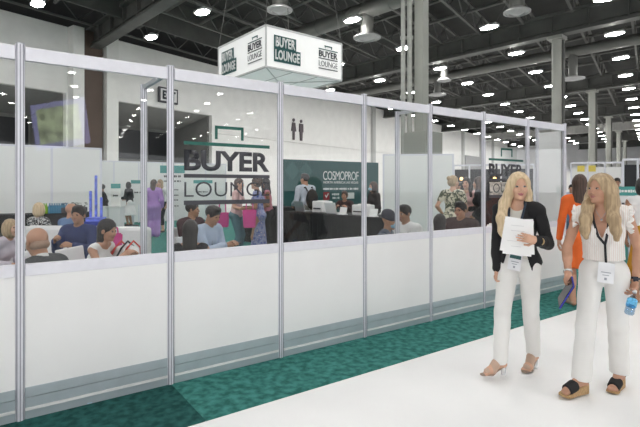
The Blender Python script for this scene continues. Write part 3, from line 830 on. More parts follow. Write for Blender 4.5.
        if style in ('short', 'quiff'):
            e((0, .018, .095), (.06, .07, .035), .02)
            s.facecut(g, 1.12, -.045, .088)
            g.ell(s.hp((0, .03, -.075)), np.array([.12, .085, .055])*q, M, k=.01, op='sub'); g.plane(s.hp((0, 0, -.07)), s.HM @ np.array([0, .3, -1.]))
        elif style == 'bob':
            e((0, -.02, -.03), (.093, .10, .115), .03); s.facecut(g, .95)
        elif style == 'bun':
            e((0, -.03, .0), (.082, .095, .085)); e((0, -.105, .07), (.042, .042, .042), .01); s.facecut(g, 1.05); g.plane(s.hp((0, 0, -.075)), s.HM @ np.array([0, .3, -1.]))
        elif style in ('long', 'longback'):
            d = dn(-1.0); d = nv(d)
            b0 = np.array([0, -.055, .0]); g.cone(s.hp(b0), s.hp(b0+d*L+np.array([0, -.035, 0])), .082*q, .075*q, k=.04, flat=(s.HM @ np.array([0, 1., 0]), .62))
            if style == 'long':
                for x in (-1, 1):
                    a = np.array([x*.066, -.012, .0]); m1 = a+d*.13+np.array([x*.02, .005, 0]); m2 = a+d*min(L, .30)+np.array([x*.035, .04, 0])
                    g.cone(s.hp(a), s.hp(m1), .034*q, .036*q, k=.03); g.cone(s.hp(m1), s.hp(m2), .036*q, .028*q, k=.03)
            s.facecut(g, .92, -.04, .095)
        elif style == 'beanie':
            g.ops.clear(); e((0, -.014, .045), (.092*w, .108*w, .092)); e((0, -.03, .10), (.075, .085, .06), .03); g.plane(s.hp((0, 0, .015)), s.HM @ np.array([0, -.25, -1.]))
            return s.part('beanie', g, col)
        amp = .0016
        H_ = s.Hc
        g.disp(lambda X, Y, Z: amp*np.sin((np.arctan2(Y-H_[1], X-H_[0])*29)+6*np.sin(Z*9))+amp*.6*np.sin((np.arctan2(Y-H_[1], X-H_[0])*41)+9*np.sin(Z*14)+1))
        return s.part(name, g, HAIR[col] if isinstance(col, str) else col)
    # ----- garments
    def wr(s, amp=.0025, f=38, ph=0.0):
        return lambda X, Y, Z: amp*(np.sin(f*Z+9*X+3*np.sin(14*Y+ph)+ph)*np.sin(21*X+15*Y+2*np.sin(11*Z)+ph))
    def top(s, m, name='shirt', t=.012, sleeve='long', hem=-.02, neck='crew', k=.035, open_=0, collar=None, label=None):
        g = SDF(s.h); s.torso(g, t, k=k, glutes=hem < -.04)
        if hem < -.1:
            for i in (0, 1): s.leg(g, i, t+.008, min(.9, -hem*1.4), k=.05)
        for i in (0, 1):
            if sleeve == 'long': s.arm(g, i, t, 1.93, cuff=.004)
            elif sleeve == 'elbow': s.arm(g, i, t+.004, 1.05)
            elif sleeve == 'short': s.arm(g, i, t+.006, .5)
        if sleeve == 'none':
            for i in (0, 1): g.ell(s.sh[i]+(s.sh[i]-s.N)*.30-s.u*.03, np.array([.045, .08, .085])*s.q, k=.01, op='sub')
        g.disp(s.wr())
        if hem is not None and hem > -.1: g.plane(s.P+s.u*hem*s.q, -s.u)
        elif hem is not None: g.plane((0, 0, s.P[2]+hem), (0, 0, -1))
        B = np.stack([s.sd, s.fw, s.u], 1)
        if neck == 'crew': g.ell(s.N+s.u*.03+s.fw*.012, (.066, .07, .05), B, k=.008, op='sub')
        elif neck == 'v':
            g.ell(s.N+s.u*.03+s.fw*.012, (.066, .07, .055), B, k=.008, op='sub'); g.cone(s.N+s.fw*.12, s.P+s.u*.36*s.q+s.fw*.20, .05, .004, k=.008, op='sub')
        elif neck == 'open':        # jacket front
            g.ell(s.N+s.u*.03+s.fw*.012, (.07, .07, .05), B, k=.008, op='sub')
            g.cone(s.N+s.fw*.12-s.u*.02, s.P+s.u*.12*s.q+s.fw*.17, .055, .02, k=.008, op='sub'); g.cone(s.P+s.u*.12*s.q+s.fw*.17, s.P-s.u*.1+s.fw*.17, .02, .05, k=.008, op='sub')
        elif neck == 'wide': g.ell(s.N+s.u*.01+s.fw*.015, (.11, .09, .075), B, k=.008, op='sub')
        return s.part(name, g, m, label)
    def pants(s, m, t=.010, cuff=1.93, name='trousers', wide=0.0, waist=.13, thigh=.084, knee=.055, ank=.042, calf=True):
        g = SDF(s.h); s.torso(g, t, k=.03, sh=False, bust=False); 
        for i in (0, 1): s.leg(g, i, t+wide, cuff, thigh=thigh, knee=knee, ank=ank, calf=calf, k=.02)
        g.plane(s.P+s.u*waist*s.q, s.u); g.disp(s.wr(.002, 30, 1.0))
        return s.part(name, g, m)
    def skirt(s, m, z1, r1, r0=.13, t=.012, name='skirt', k=.03, dress=False, sleeve='none', neck='crew', flat=.72, label=None):
        g = SDF(s.h)
        if dress:
            s.torso(g, t, k=.03)
            if sleeve == 'long':
                for i in (0, 1): s.arm(g, i, t, 1.9)
            if sleeve == 'short':
                for i in (0, 1): s.arm(g, i, t+.008, .5)
        else: s.torso(g, t, k=.03, sh=False, bust=False)
        a = s.P+np.array([0, 0, .02]); b = np.array([(s.ank[0][0]+s.ank[1][0])/2, (s.ank[0][1]+s.ank[1][1])/2, z1])
        g.cone(a, b, r0*s.q, r1, k=.05, flat=([0, 1, 0], flat))
        g.disp(lambda X, Y, Z: .006*np.clip((s.P[2]-Z)/.4, 0, 1)*np.sin(np.arctan2(Y-b[1], X-b[0])*13))
        g.plane((0, 0, z1), (0, 0, -1))
        if not dress: g.plane(s.P+s.u*.13*s.q, s.u)
        B = np.stack([s.sd, s.fw, s.u], 1)
        if dress: g.ell(s.N+s.u*.03+s.fw*.015, (.085, .075, .075), B, k=.008, op='sub')
        if dress and sleeve == 'none':
            for i in (0, 1): g.ell(s.sh[i]+(s.sh[i]-s.N)*.30-s.u*.03, np.array([.045, .08, .085])*s.q, k=.01, op='sub')
        return s.part(name, g, m, label)
    def shoes(s, m, t=.007, name='shoe'):
        for i in (0, 1):
            g = SDF(min(s.h, .010)); q = s.q
            A, Bq = s.ank[i], s.ball[i]; d = nv(np.array([Bq[0]-A[0], Bq[1]-A[1], 0]))
            heel = A-d*.025*q+np.array([0, 0, -min(.045, A[2]-.04)])
            g.cone(heel, Bq, .034*q, .034*q, k=.02, flat=([0, 0, 1], .95)); g.cone(Bq, Bq+d*.05*q, .036*q, .026*q, k=.02, flat=([0, 0, 1], .8)); g.cone(A-np.array([0, 0, .02]), Bq, .034*q, .03*q, k=.03)
            g.plane((0, 0, .002), (0, 0, -1)); g.plane(A, (0, 0, 1.))
            s.part(name, g, m)
    def mask(s, m):
        g = SDF(min(s.h, .009)); g.ell(s.hp((0, .055, -.05)), np.array([.056, .058, .042])*s.q, s.HM); g.plane(s.hp((0, .035, 0)), s.HM @ np.array([0, -1., 0])); s.part('face_mask', g, m)
    def glasses(s):
        g = MB()
        for x in (-1, 1):
            g.tube([s.hp((x*.031+.021*math.cos(a), .102, .003+.015*math.sin(a))) for a in np.linspace(0, 2*math.pi, 13)[:-1]], .0022, n=5, closed=True)
            g.cyl(s.hp((x*.052, .10, .006)), s.hp((x*.078, .0, .0)), .002, n=5)
        g.cyl(s.hp((-.01, .102, .005)), s.hp((.01, .102, .005)), .002, n=5)
        g.build('glasses', IRIS, s.root)
    def w2l(s, p):
        v = Vector(p)-s.loc0; v.rotate(Matrix.Rotation(-s.rz0, 3, 'Z')); return np.array(v)
    def l2w(s, p):
        v = Vector([float(x) for x in p]); v.rotate(Matrix.Rotation(s.rz0, 3, 'Z')); return v+s.loc0
# ================================================================ the two women in front
WD = mat('white_denim', (0.80, 0.79, 0.77), 0.85, var=0.02, scale=4, bump=0.25, bscale=14)
BLAZ = cloth('black_blazer_cloth', (0.010, 0.010, 0.012), bump=.3, bscale=9)
def strands(c):
    def f(X, Y, Z):
        a = np.arctan2(Y-c[1]+.05, X-c[0]); w = .35*np.sin(Z*11)+.2*np.sin(Z*23+1)
        return .0014*np.sin(a*13+w*2)+.0008*np.sin(a*37+w*2+1)
    return f
def rounded_box(name, m, parent, size, loc, M=None, bev=.004, label=None):
    g = MB(); g.box(loc, size, M=M, bev=bev); return g.build(name, m, parent, label=label)
def ribbon(pts, w, nrm, th=.0012):
    g = MB(); bm = g.bm; rows = []
    for i, p in enumerate(pts):
        p = Vector(p); t = (Vector(pts[min(i+1, len(pts)-1)])-Vector(pts[max(i-1, 0)])).normalized(); n = Vector(nrm[i] if isinstance(nrm, list) else nrm); x = t.cross(n).normalized(); y = x.cross(t).normalized()
        rows.append([bm.verts.new(p+x*a*w/2+y*b*th) for a, b in ((-1, -1), (1, -1), (1, 1), (-1, 1))])
    for A, B in zip(rows, rows[1:]):
        for k in range(4): bm.faces.new((A[k], A[(k+1) % 4], B[(k+1) % 4], B[k]))
    bm.faces.new(rows[0][::-1]); bm.faces.new(rows[-1]); return g
def surf_front(s, x, z, extra=.02):
    """approximate front surface of the torso at lateral x, height z (local)"""
    a = (z-s.P[2])/s.u[2]; c = s.P+s.u*a; rr = np.interp(a/s.q, [-.05, .03, .16, .28, .36, .45, .5], [.10, .108, .09, .108, .108, .07, .05])*s.q
    v = max(0, 1-(x/(.16*s.q))**2)
    return c+s.sd*x+s.fw*(rr*(.55+.45*math.sqrt(v))+extra)

# ---- woman 1: black blazer
w1p = at(519, 300, 3.95); w1face = 236
W1 = Fig('person', 'long-haired blonde woman in black blazer and white trousers walking with papers', (w1p.x, w1p.y, 0), w1face, build=False)
def L1(px, py, d): return W1.w2l(at(px, py, d))
kw = dict(face=w1face, H=1.60, lean=3, hip=.925, h=.0055, shw=.158, sk='fair',
    feet=[L1(500.5, 358.5, 3.86), L1(533.5, 353, 4.05)], balls=[L1(489.5, 371.0, 3.83), L1(528, 367.0, 3.99)],
    hands=[L1(497.5, 271, 3.98), L1(536.5, 240.5, 3.62)], hpole=[[.6, -1, 0], [-.35, -.35, -1]],
    hdir=[L1(496, 287, 3.95)-L1(497.5, 271, 3.98), L1(519, 236.5, 3.60)-L1(536.5, 240.5, 3.62)], hn=[[-.9, .35, 0], None], curl=(.75, .45),
    head=(23, 2, 0), sex='f')
lbl = W1.root['label']; bpy.data.objects.remove(W1.root)
n_ = L1(520, 236, 4.2)-L1(520, 236, 3.6); kw['hn'][1] = n_
W1 = Fig('person', lbl, (w1p.x, w1p.y, 0), build=False, **kw)
W1.browm = HAIR['dblonde']; W1.body(mat('lips_rose', (0.42, 0.12, 0.14), 0.35))
print('W1 top', W1.hp((0, 0, .125))[2], 'ank', W1.ank, 'wr', W1.wri)
# white trousers
g = SDF(.0055); W1.torso(g, .006, k=.03, sh=False, bust=False)
for i in (0, 1): W1.leg(g, i, .008, 2.0, thigh=.082, knee=.057, ank=.050, calf=True, k=.02)
g.plane(W1.P+W1.u*.15, W1.u); g.plane((0, 0, .118), (0, 0, -1.)); g.disp(W1.wr(.0022, 34, .4))
W1.part('trousers', g, WD)
# white top
g = SDF(.0055); W1.torso(g, .006, k=.03, glutes=False); g.plane(W1.P+W1.u*.05, -W1.u); g.ell(W1.N+W1.u*.03+W1.fw*.03, (.075, .085, .085), k=.008, op='sub'); W1.part('blouse', g, cloth('cream_top', (0.72, 0.70, 0.64)))
# blazer, open with pointed fronts; sleeves are parts of their own
SDx, FWx, Ux, Px = W1.sd, W1.fw, W1.u, W1.P; fwv = W1.fw
for i in (0, 1):
    g = SDF(.0055); W1.arm(g, i, .013, 1.93, cuff=.006); g.ell(W1.sh[i]+W1.u*.010, (.054, .054, .046), k=.02); g.disp(W1.wr(.003, 34, 1.0+i))
    W1.part('sleeve', g, BLAZ)
g = SDF(.0055); W1.torso(g, .017, k=.03, glutes=True)
for i in (0, 1): g.ell(W1.sh[i]+W1.u*.006-SDx*(.01 if i == 0 else -.01), (.052, .052, .044), k=.02)
g.cone(W1.P+W1.u*.14, W1.P-W1.u*.10, .118, .150, k=.05, flat=(W1.fw, .80))
g.disp(W1.wr(.0028, 30, 2.0))
def opening(X, Y, Z):
    x = (X-Px[0])*SDx[0]+(Y-Px[1])*SDx[1]+(Z-Px[2])*SDx[2]; y = (X-Px[0])*FWx[0]+(Y-Px[1])*FWx[1]+(Z-Px[2])*FWx[2]; z = (X-Px[0])*Ux[0]+(Y-Px[1])*Ux[1]+(Z-Px[2])*Ux[2]
    w_ = np.interp(z, [-.2, -.12, .05, .15, .30, .40, .5], [.150, .132, .088, .060, .048, .052, .052])
    return np.minimum(w_-np.abs(x), y-.03)*.8
g.cut(opening)
g.ell(W1.N+W1.u*.04+fwv*.03, (.062, .08, .065), k=.006, op='sub')
def hemcut(X, Y, Z):
    x = (X-Px[0])*SDx[0]+(Y-Px[1])*SDx[1]+(Z-Px[2])*SDx[2]; y = (X-Px[0])*FWx[0]+(Y-Px[1])*FWx[1]+(Z-Px[2])*FWx[2]; z = (X-Px[0])*Ux[0]+(Y-Px[1])*Ux[1]+(Z-Px[2])*Ux[2]
    return (np.minimum(-.105+.8*np.maximum(0, .115-y), .0)-z)*.7
g.cut(hemcut)
W1.part('blazer', g, BLAZ)
# lapels
for sg in (1, -1):
    pts = [W1.N+W1.sd*sg*.055+fwv*.0+W1.u*.028, W1.N+W1.sd*sg*.070+fwv*.055-W1.u*.02, W1.N+W1.sd*sg*.072+fwv*.100-W1.u*.10, W1.P+W1.u*.30+W1.sd*sg*.066+fwv*.134, W1.P+W1.u*.2+W1.sd*sg*.072+fwv*.125]
    ribbon(pts, .034, [list(fwv+W1.sd*sg*.5)]*5, .004).build('lapel', BLAZ, W1.root)
# hair: long, over her right shoulder
g = SDF(.0055); q = W1.q
g.ell(W1.hp((0, -.014, .034)), np.array([.083, .101, .093]), W1.HM)
zd = np.array([0, 0, -1.])
def strand(pts, r, k=.025, flat=None):
    for (a, ra), (b, rb) in zip(zip(pts, r), list(zip(pts, r))[1:]): g.cone(a, b, ra, rb, k=k, flat=flat)
sd, fw, u = W1.sd, W1.fw, W1.u
strand([W1.hp((.060, .0, .03)), W1.hp((.078, .0, -.06)), W1.N+sd*.098+fw*.05+u*.0, W1.N+sd*.105+fw*.115-u*.12, W1.N+sd*.095+fw*.135-u*.22, W1.N+sd*.085+fw*.13-u*.29], [.036, .040, .045, .042, .034, .012])
strand([W1.hp((.045, -.04, .0)), W1.N+sd*.085-fw*.02+u*.04, W1.N+sd*.115+fw*.06-u*.10, W1.N+sd*.115+fw*.10-u*.2], [.05, .045, .035, .02])
strand([W1.hp((-.058, -.015, .03)), W1.hp((-.075, -.02, -.06)), W1.N-sd*.075-fw*.01+u*.02, W1.N-sd*.085+fw*.01-u*.06], [.034, .033, .030, .015])
strand([W1.hp((0, -.06, .0)), W1.N-fw*.06+u*.06, W1.N-fw*.095-u*.08], [.065, .065, .05])
g.ell(W1.hp((-.004, .106, -.020)), np.array([.053, .085, .100]), W1.HM, k=.010, op='sub')
Hc = W1.Hc
g.disp(strands(Hc))
W1.part('hair', g, HAIR['blonde'])

# heeled sandals
NUDE = mat('nude_strap', (0.52, 0.36, 0.27), 0.35, var=.05); CLEARH = mat('silver_clear_heel', (0.75, 0.76, 0.78), 0.12, .55); SOLE = mat('tan_sole', (0.28, 0.20, 0.15), 0.5)
def sandal(s, i, heel_h):
    A, B = s.ank[i], s.ball[i]; d = nv([B[0]-A[0], B[1]-A[1], 0]); lat = np.cross(d, [0, 0, 1.])
    r = thing('tmp', None, None); bpy.data.objects.remove(r)
    hl = A-d*.03-np.array([0, 0, .055]); 
    g = SDF(.005)
    g.cone(hl, B-np.array([0, 0, .022]), .030, .036, k=.01, flat=([0, 0, 1], .22)); g.cone(B-np.array([0, 0, .022]), np.array([B[0], B[1], B[2]-.022])+d*.055, .038, .030, k=.01, flat=([0, 0, 1], .28))
    sole = s.part('sandal_sole', g, SOLE)
    g = SDF(.005); g.cone(A+d*.045-np.array([0, 0, .035]), B-d*.02+np.array([0, 0, .0]), .036, .036, k=.01); g.cone(B-d*.02, B+d*.012, .038, .034, k=.01, flat=([0, 0, 1], .8))
    g.ell(A-d*.02, (.033, .033, .03), k=.01, op='sub')
    s.part('sandal_strap', g, NUDE)
    m = MB(); m.cyl(hl+d*.0, [hl[0]+d[0]*.004, hl[1]+d[1]*.004, max(.004, B[2]-.045)], .022, .019, n=14); m.build('sandal_heel', CLEARH, s.root, smooth=True)
for i in (0, 1): sandal(W1, i, .08)
# wrist watch
m = MB(); w_ = W1.wri[1]-W1.hdir[1]*.03; d_ = Vector(W1.wri[1]-W1.elb[1]).normalized()
m.cyl(Vector(w_)-d_*.009, Vector(w_)+d_*.009, .032, n=18); m.build('wristwatch', mat('gold_metal', (0.6, 0.42, 0.2), 0.3, .8), W1.root, smooth=True)

# papers
pc = at(518, 237.5, 3.665)
def sheet_axes(p, roll=0, pitch=0):
    yaw = math.atan2(p.y, p.x)-R(90)
    return Matrix.Rotation(yaw, 3, 'Z') @ Matrix.Rotation(R(pitch), 3, 'X') @ Matrix.Rotation(R(roll), 3, 'Y')
r = thing('paper_sheets', 'white paper sheets held up in front of the black blazer', 'paper', pc, 0)
for k, (dx, dz, rl) in enumerate(((0, 0, 4), (-.012, .012, 9), (.010, .006, -2))):
    M = sheet_axes(pc, rl, -6)
    MB().box(M @ Vector((dx, k*.004, dz)), (.205, .0012, .27), M=M).build('sheet', PAPER, r)
m = MB()
M = sheet_axes(pc, 4, -6); random.seed(3)
for k in range(5): m.box(M @ Vector((random.uniform(-.02, .02), -.0012, .09-k*.04)), (random.uniform(.05, .13), .0006, .004), M=M)
m.build('print', mat('faint_print', (0.66, 0.66, 0.67), 0.8), r)
# pen in the hanging hand
gp = W1.l2w(W1.grip(0, .085)); tag(MB().cyl(gp-Vector((.01, 0, .055)), gp+Vector((.006, -.02, .05)), .0045, n=8).build('pen', CHAR, label='dark pen in the lowered hand of the woman in the black blazer'), cat='pen')
# badge of W1 with lanyard
def badge(s, cx, cz, w, h, tilt, lab, head, band, band_col, stop=.30, rel=.03, neckx=.055):
    c = surf_front(s, cx, cz, rel); wc = s.l2w(c)
    r = thing('name_badge', lab, 'badge', wc, s.root.rotation_euler.z)
    T = lambda p: Vector([float(a) for a in (np.array(p)-c)])
    ph = math.atan2(s.fw[1], s.fw[0])-R(90)
    M = Matrix.Rotation(ph+math.pi, 3, 'Z') @ Matrix.Rotation(R(tilt), 3, 'Y')
    MB().box((0, 0, 0), (w, .003, h), M=M, bev=.0012).build('card', mat('badge_card', (0.82, 0.83, 0.86), 0.35), r)
    if head: MB().box(M @ Vector((0, -.002, h*.31)), (w*.86, .002, h*.22), M=M).build('header_band', TEAL, r)
    m = MB(); m.box(M @ Vector((0, -.0025, h*.02)), (w*.6, .001, .006), M=M); m.box(M @ Vector((0, -.0025, -h*.12)), (w*.4, .001, .005), M=M); m.box(M @ Vector((0, -.0025, -h*.3)), (w*.16, .001, h*.12), M=M)
    m.build('print', mat('badge_print', (0.35, 0.37, 0.42), 0.7), r)
    hz = s.N[2]
    for sg in (1, -1):
        pts = [T(s.N+s.sd*sg*neckx-s.fw*.01+s.u*.03), T(s.N+s.sd*sg*(neckx+.008)+s.fw*.06-s.u*.0), T(surf_front(s, sg*neckx*.85, hz-.10, rel+.004)), T(surf_front(s, sg*neckx*.5+cx*.3, hz-.2, rel+.006)), T(surf_front(s, cx, hz-stop, rel+.004))]
        ribbon(pts, .017, [list(s.fw)]*5).build('lanyard', band_col, r)
    pts = [T(surf_front(s, cx, hz-stop, rel+.004)), T(surf_front(s, cx, (hz-stop+cz+h/2)/2, rel+.004)), Vector((0, 0, h/2))]
    ribbon(pts, band, [list(s.fw)]*3).build('clip_strap', band_col, r)
BLK = mat('black_webbing', (0.012, 0.012, 0.016), 0.7)
b1 = W1.w2l(at(513.5, 262, 3.8)); badge(W1, b1[0], b1[2], .10, .135, 8, 'name badge with teal header hanging over white trousers of the blazer woman', True, .012, mat('navy_webbing', (0.02, 0.035, 0.06), .7), stop=.36, rel=.030, neckx=.06)

# ---- woman 2: white ruffled blouse
w2p = at(604, 300, 3.60); w2face = 236
def mk2(): return Fig('person', 'long-haired blonde woman in ruffled white blouse holding tablet and bottle', (w2p.x, w2p.y, 0), w2face, build=False)
W2 = mk2()
def L2_(px, py, d): return W2.w2l(at(px, py, d))
kw = dict(face=w2face, H=1.60, lean=3, hip=.905, h=.0055, shw=.165, sk='tan',
    feet=[L2_(581.5, 377, 3.55), L2_(619.5, 374.5, 3.68)], balls=[L2_(568.5, 389.5, 3.50), L2_(614, 386.5, 3.60)],
    hands=[L2_(568, 274, 3.50), L2_(635.5, 281, 3.50)], hpole=[[.8, -1, 0], [-.8, -1, 0]],
    hdir=[L2_(565, 292, 3.42)-L2_(568, 274, 3.50), L2_(634, 300, 3.42)-L2_(635.5, 281, 3.50)], hn=[[-.8, .5, 0], [.8, .5, 0]], curl=(.85, .8), head=(-33, -2, 0), tilt=1.5)
bpy.data.objects.remove(W2.root); 
W2 = Fig('person', 'long-haired blonde woman in ruffled white blouse holding tablet and bottle', (w2p.x, w2p.y, 0), build=False, **kw)
W2.browm = HAIR['dblonde']; W2.body()
print('W2 top', W2.hp((0, 0, .125))[2], 'ank', W2.ank, 'wr', W2.wri)
g = SDF(.0055); W2.torso(g, .007, k=.03, sh=False, bust=False)
for i in (0, 1): W2.leg(g, i, .009, 2.0, thigh=.080, knee=.060, ank=.062, calf=False, k=.02)
g.plane(W2.P+W2.u*.13, W2.u); g.plane((0, 0, .118), (0, 0, -1.)); g.disp(W2.wr(.0022, 34, .9)); W2.part('trousers', g, WD)
g = MB(); 
BL = pattern_mat('striped_white_blouse', 'stripe', [(0, (0.80, 0.78, 0.75)), (.86, (0.72, 0.60, 0.57))], 26, .8)
g = SDF(.0055); W2.torso(g, .022, k=.04, glutes=False); g.disp(lambda X, Y, Z: .0022*np.sin(np.arctan2(Y-W2.P[1], X-W2.P[0])*44)+.003*np.sin(Z*30+X*20))
fw, u, sd = W2.fw, W2.u, W2.sd

P2, S2, F2, U2 = W2.P, W2.sd, W2.fw, W2.u
def vneck(X, Y, Z):
    x = (X-P2[0])*S2[0]+(Y-P2[1])*S2[1]+(Z-P2[2])*S2[2]; y = (X-P2[0])*F2[0]+(Y-P2[1])*F2[1]+(Z-P2[2])*F2[2]; z = (X-P2[0])*U2[0]+(Y-P2[1])*U2[1]+(Z-P2[2])*U2[2]
    return np.minimum(np.interp(z, [.20, .27, .30, .42, .52], [-.05, .0, .014, .052, .062])-np.abs(x), y-.01)*.8
g.cut(vneck)
g.ell(W2.N+u*.035+fw*.01, (.062, .062, .05), k=.006, op='sub'); g.plane(W2.P+u*.105, -u)
for i in (0, 1): g.ell(W2.sh[i]+(W2.sh[i]-W2.N)*.28-u*.04, (.04, .075, .085), k=.008, op='sub')
W2.part('blouse', g, BL)
# ruffles round the armholes and down the placket
RUF = mat('ruffle_white', (0.84, 0.82, 0.80), 0.8, bump=.3, bscale=40)
def ruffle(path, out, wd, n=70, wave=.012, waves=13):
    g = MB(); bm = g.bm; P_ = [np.array(p) for p in path]; seg = np.linspace(0, len(P_)-1, n); rows = []
    for k, t in enumerate(seg):
        i0 = min(int(t), len(P_)-2); f_ = t-i0; p = P_[i0]*(1-f_)+P_[i0+1]*f_; o = nv(np.array(out[i0])*(1-f_)+np.array(out[min(i0+1, len(out)-1)])*f_)
        tn = nv(P_[i0+1]-P_[i0]); nn = np.cross(tn, o); ph = math.sin(k/n*waves*2*math.pi)
        r_ = []
        for j in range(4):
            a = j/3; r_.append(bm.verts.new(Vector(p+o*wd*a*(1+.12*ph)+nn*ph*wave*a+tn*.004*a*math.cos(k))))
        rows.append(r_)
    for A, B in zip(rows, rows[1:]):
        for j in range(3): bm.faces.new((A[j], A[j+1], B[j+1], B[j]))
    return g
def solid(o, th=.002):
    md = o.modifiers.new('s', 'SOLIDIFY'); md.thickness = th; return o
for i, sg in ((0, 1), (1, -1)):
    S = W2.sh[i]; path = []; out = []
    for a in np.linspace(-95, 200, 9):
        ar = R(a); path.append(S+sd*sg*(-.012)+fw*math.cos(ar)*.052+u*(math.sin(ar)*.058-.012)-u*(.03 if a < 0 or a > 180 else 0)); out.append(sd*sg*.75+fw*math.cos(ar)*.5+u*math.sin(ar)*.6)
    solid(ruffle(path, out, .052, 90).build('sleeve_ruffle', RUF, W2.root, smooth=True))
for sg in (1, -1):
    path = [W2.N+sd*sg*.062+fw*.005+u*.02, W2.N+sd*sg*.058+fw*.07-u*.03, surf_front(W2, sg*.046, W2.N[2]-.09, .012), surf_front(W2, sg*.018, W2.N[2]-.20, .018)]
    out = [sd*sg*.9+fw*.4+u*.3]*2+[sd*sg*1.0+fw*.3]*2
    solid(ruffle(path, out, .022, 70, .005, 9).build('placket_ruffle', RUF, W2.root, smooth=True))
# hair
g = SDF(.0055)
g.ell(W2.hp((0, -.014, .034)), np.array([.085, .102, .093]), W2.HM)
strand([W2.hp((.058, .0, .03)), W2.hp((.076, .008, -.06)), W2.N+sd*.085+fw*.06+u*.02, W2.N+sd*.10+fw*.10-u*.08, W2.N+sd*.105+fw*.12-u*.16, W2.N+sd*.10+fw*.125-u*.215], [.034, .036, .04, .040, .034, .018])
strand([W2.hp((-.060, -.015, .03)), W2.hp((-.080, -.02, -.06)), W2.N-sd*.065+fw*.035+u*.02, W2.N-sd*.078+fw*.09-u*.08, W2.N-sd*.088+fw*.11-u*.16, W2.N-sd*.092+fw*.115-u*.22], [.036, .042, .046, .044, .038, .020])
strand([W2.hp((0, -.06, .0)), W2.N-fw*.05+u*.05, W2.N-fw*.09-u*.12], [.07, .07, .055])
strand([W2.hp((-.05, -.05, .0)), W2.N-sd*.070-fw*.01+u*.03, W2.N-sd*.095+fw*.04-u*.09], [.05, .045, .035])
g.ell(W2.hp((.002, .106, -.020)), np.array([.055, .085, .100]), W2.HM, k=.010, op='sub')
Hc2 = W2.Hc
g.disp(strands(Hc2))
W2.part('hair', g, HAIR['dblonde'])
# wedges
CORK = mat('woven_cork', (0.42, 0.27, 0.13), 0.8, var=.25, scale=90); SUEDE = cloth('black_suede', (0.012, 0.011, 0.012))
for i in (0, 1):
    A, B = W2.ank[i], W2.ball[i]; d = nv([B[0]-A[0], B[1]-A[1], 0]); M = np.stack([np.cross(d, [0, 0, 1.]), d, [0, 0, 1.]], 1)
    hl = A-d*.025-np.array([0, 0, .05]); zt = hl[2]
    m = MB(); pr = []
    base = min(.0, 0)
    mm = Matrix([list(r_) for r_ in M]).to_4x4()
    o0 = Vector((float(B[0]), float(B[1]), 0)); Lh = float(np.dot(hl-B, d))
    lift = max(0.0, float(B[2])-.045)
    zb = .003+lift*.6
    rows = []
    for t, z0_, z1_, w_ in ((Lh-.03, zb+.0, zt+.0, .020), (Lh-.01, zb, zt+.002, .031), (Lh*.6, zb, zt*.80+B[2]*.1, .031), (Lh*.25, zb, B[2]-.012+.012, .033), (0, zb, B[2]-.020, .040), (.035, zb+.002, B[2]-.022, .041), (.06, zb+.008, B[2]-.023, .034), (.078, zb+.014, B[2]-.024, .016)):
        z1_ = max(z1_, z0_+.008)
        rows.append([m.bm.verts.new(mm @ Vector((x*w_, t, z))+o0) for x, z in ((-1, z0_), (1, z0_), (1.04, (z0_+z1_)/2), (1, z1_), (-1, z1_), (-1.04, (z0_+z1_)/2))])
    for A_, B_ in zip(rows, rows[1:]):
        for k in range(6): m.bm.faces.new((A_[k], A_[(k+1) % 6], B_[(k+1) % 6], B_[k]))
    m.bm.faces.new(rows[0][::-1]); m.bm.faces.new(rows[-1])
    m.build('wedge_sole', CORK, W2.root, smooth=True)
    g = SDF(.005); g.cone(B-d*.050+np.array([0, 0, .020]), B+d*.006, .045, .043, k=.01, flat=([0, 0, 1], .92)); g.plane(B-np.array([0, 0, .026]), (0, 0, -1.)); g.plane(B-d*.062, -d); g.plane(B+d*.022, d)
    W2.part('wedge_strap', g, SUEDE)
    m = MB(); m.tube([hl+M @ np.array([math.cos(a)*.033, math.sin(a)*.03, .016-.0*a]) for a in np.linspace(math.pi, 2*math.pi, 9)], .005, n=6); m.build('heel_strap', SUEDE, W2.root, smooth=True)
for i, nm, col in ((0, 'bracelet', (0.7, 0.7, 0.7)), (1, 'wristwatch', (0.03, 0.035, 0.05))):
    dd = Vector(W2.wri[i]-W2.elb[i]).normalized(); w_ = Vector(W2.wri[i])-dd*.02
    m = MB(); m.cyl(w_-dd*.008, w_+dd*.008, .031, n=18)
    if i: m.box(w_+Vector(W2.fw)*.030, (.034, .014, .038), M=Matrix([list(v) for v in np.stack([W2.sd, W2.fw, W2.u], 1)]), bev=.004)
    m.build(nm, mat(nm+'_metal', col, .25, .5), W2.root, smooth=(i == 0))
m = MB(); m.sph(surf_front(W2, 0, W2.N[2]-.085, .003), .008); m.tube([W2.N+sd*.05+fw*.02+u*.01, W2.N+sd*.03+fw*.07-u*.03, surf_front(W2, 0, W2.N[2]-.08, .002), W2.N-sd*.03+fw*.07-u*.03, W2.N-sd*.05+fw*.02+u*.01], .0018, n=5)
m.build('necklace', CLEARH, W2.root)
b2 = W2.w2l(at(605.5, 273.5, 3.42)); badge(W2, b2[0], b2[2], .105, .15, 4, 'white name badge on a black lanyard over the ruffled blouse', False, .016, BLK, stop=.26, rel=.026)
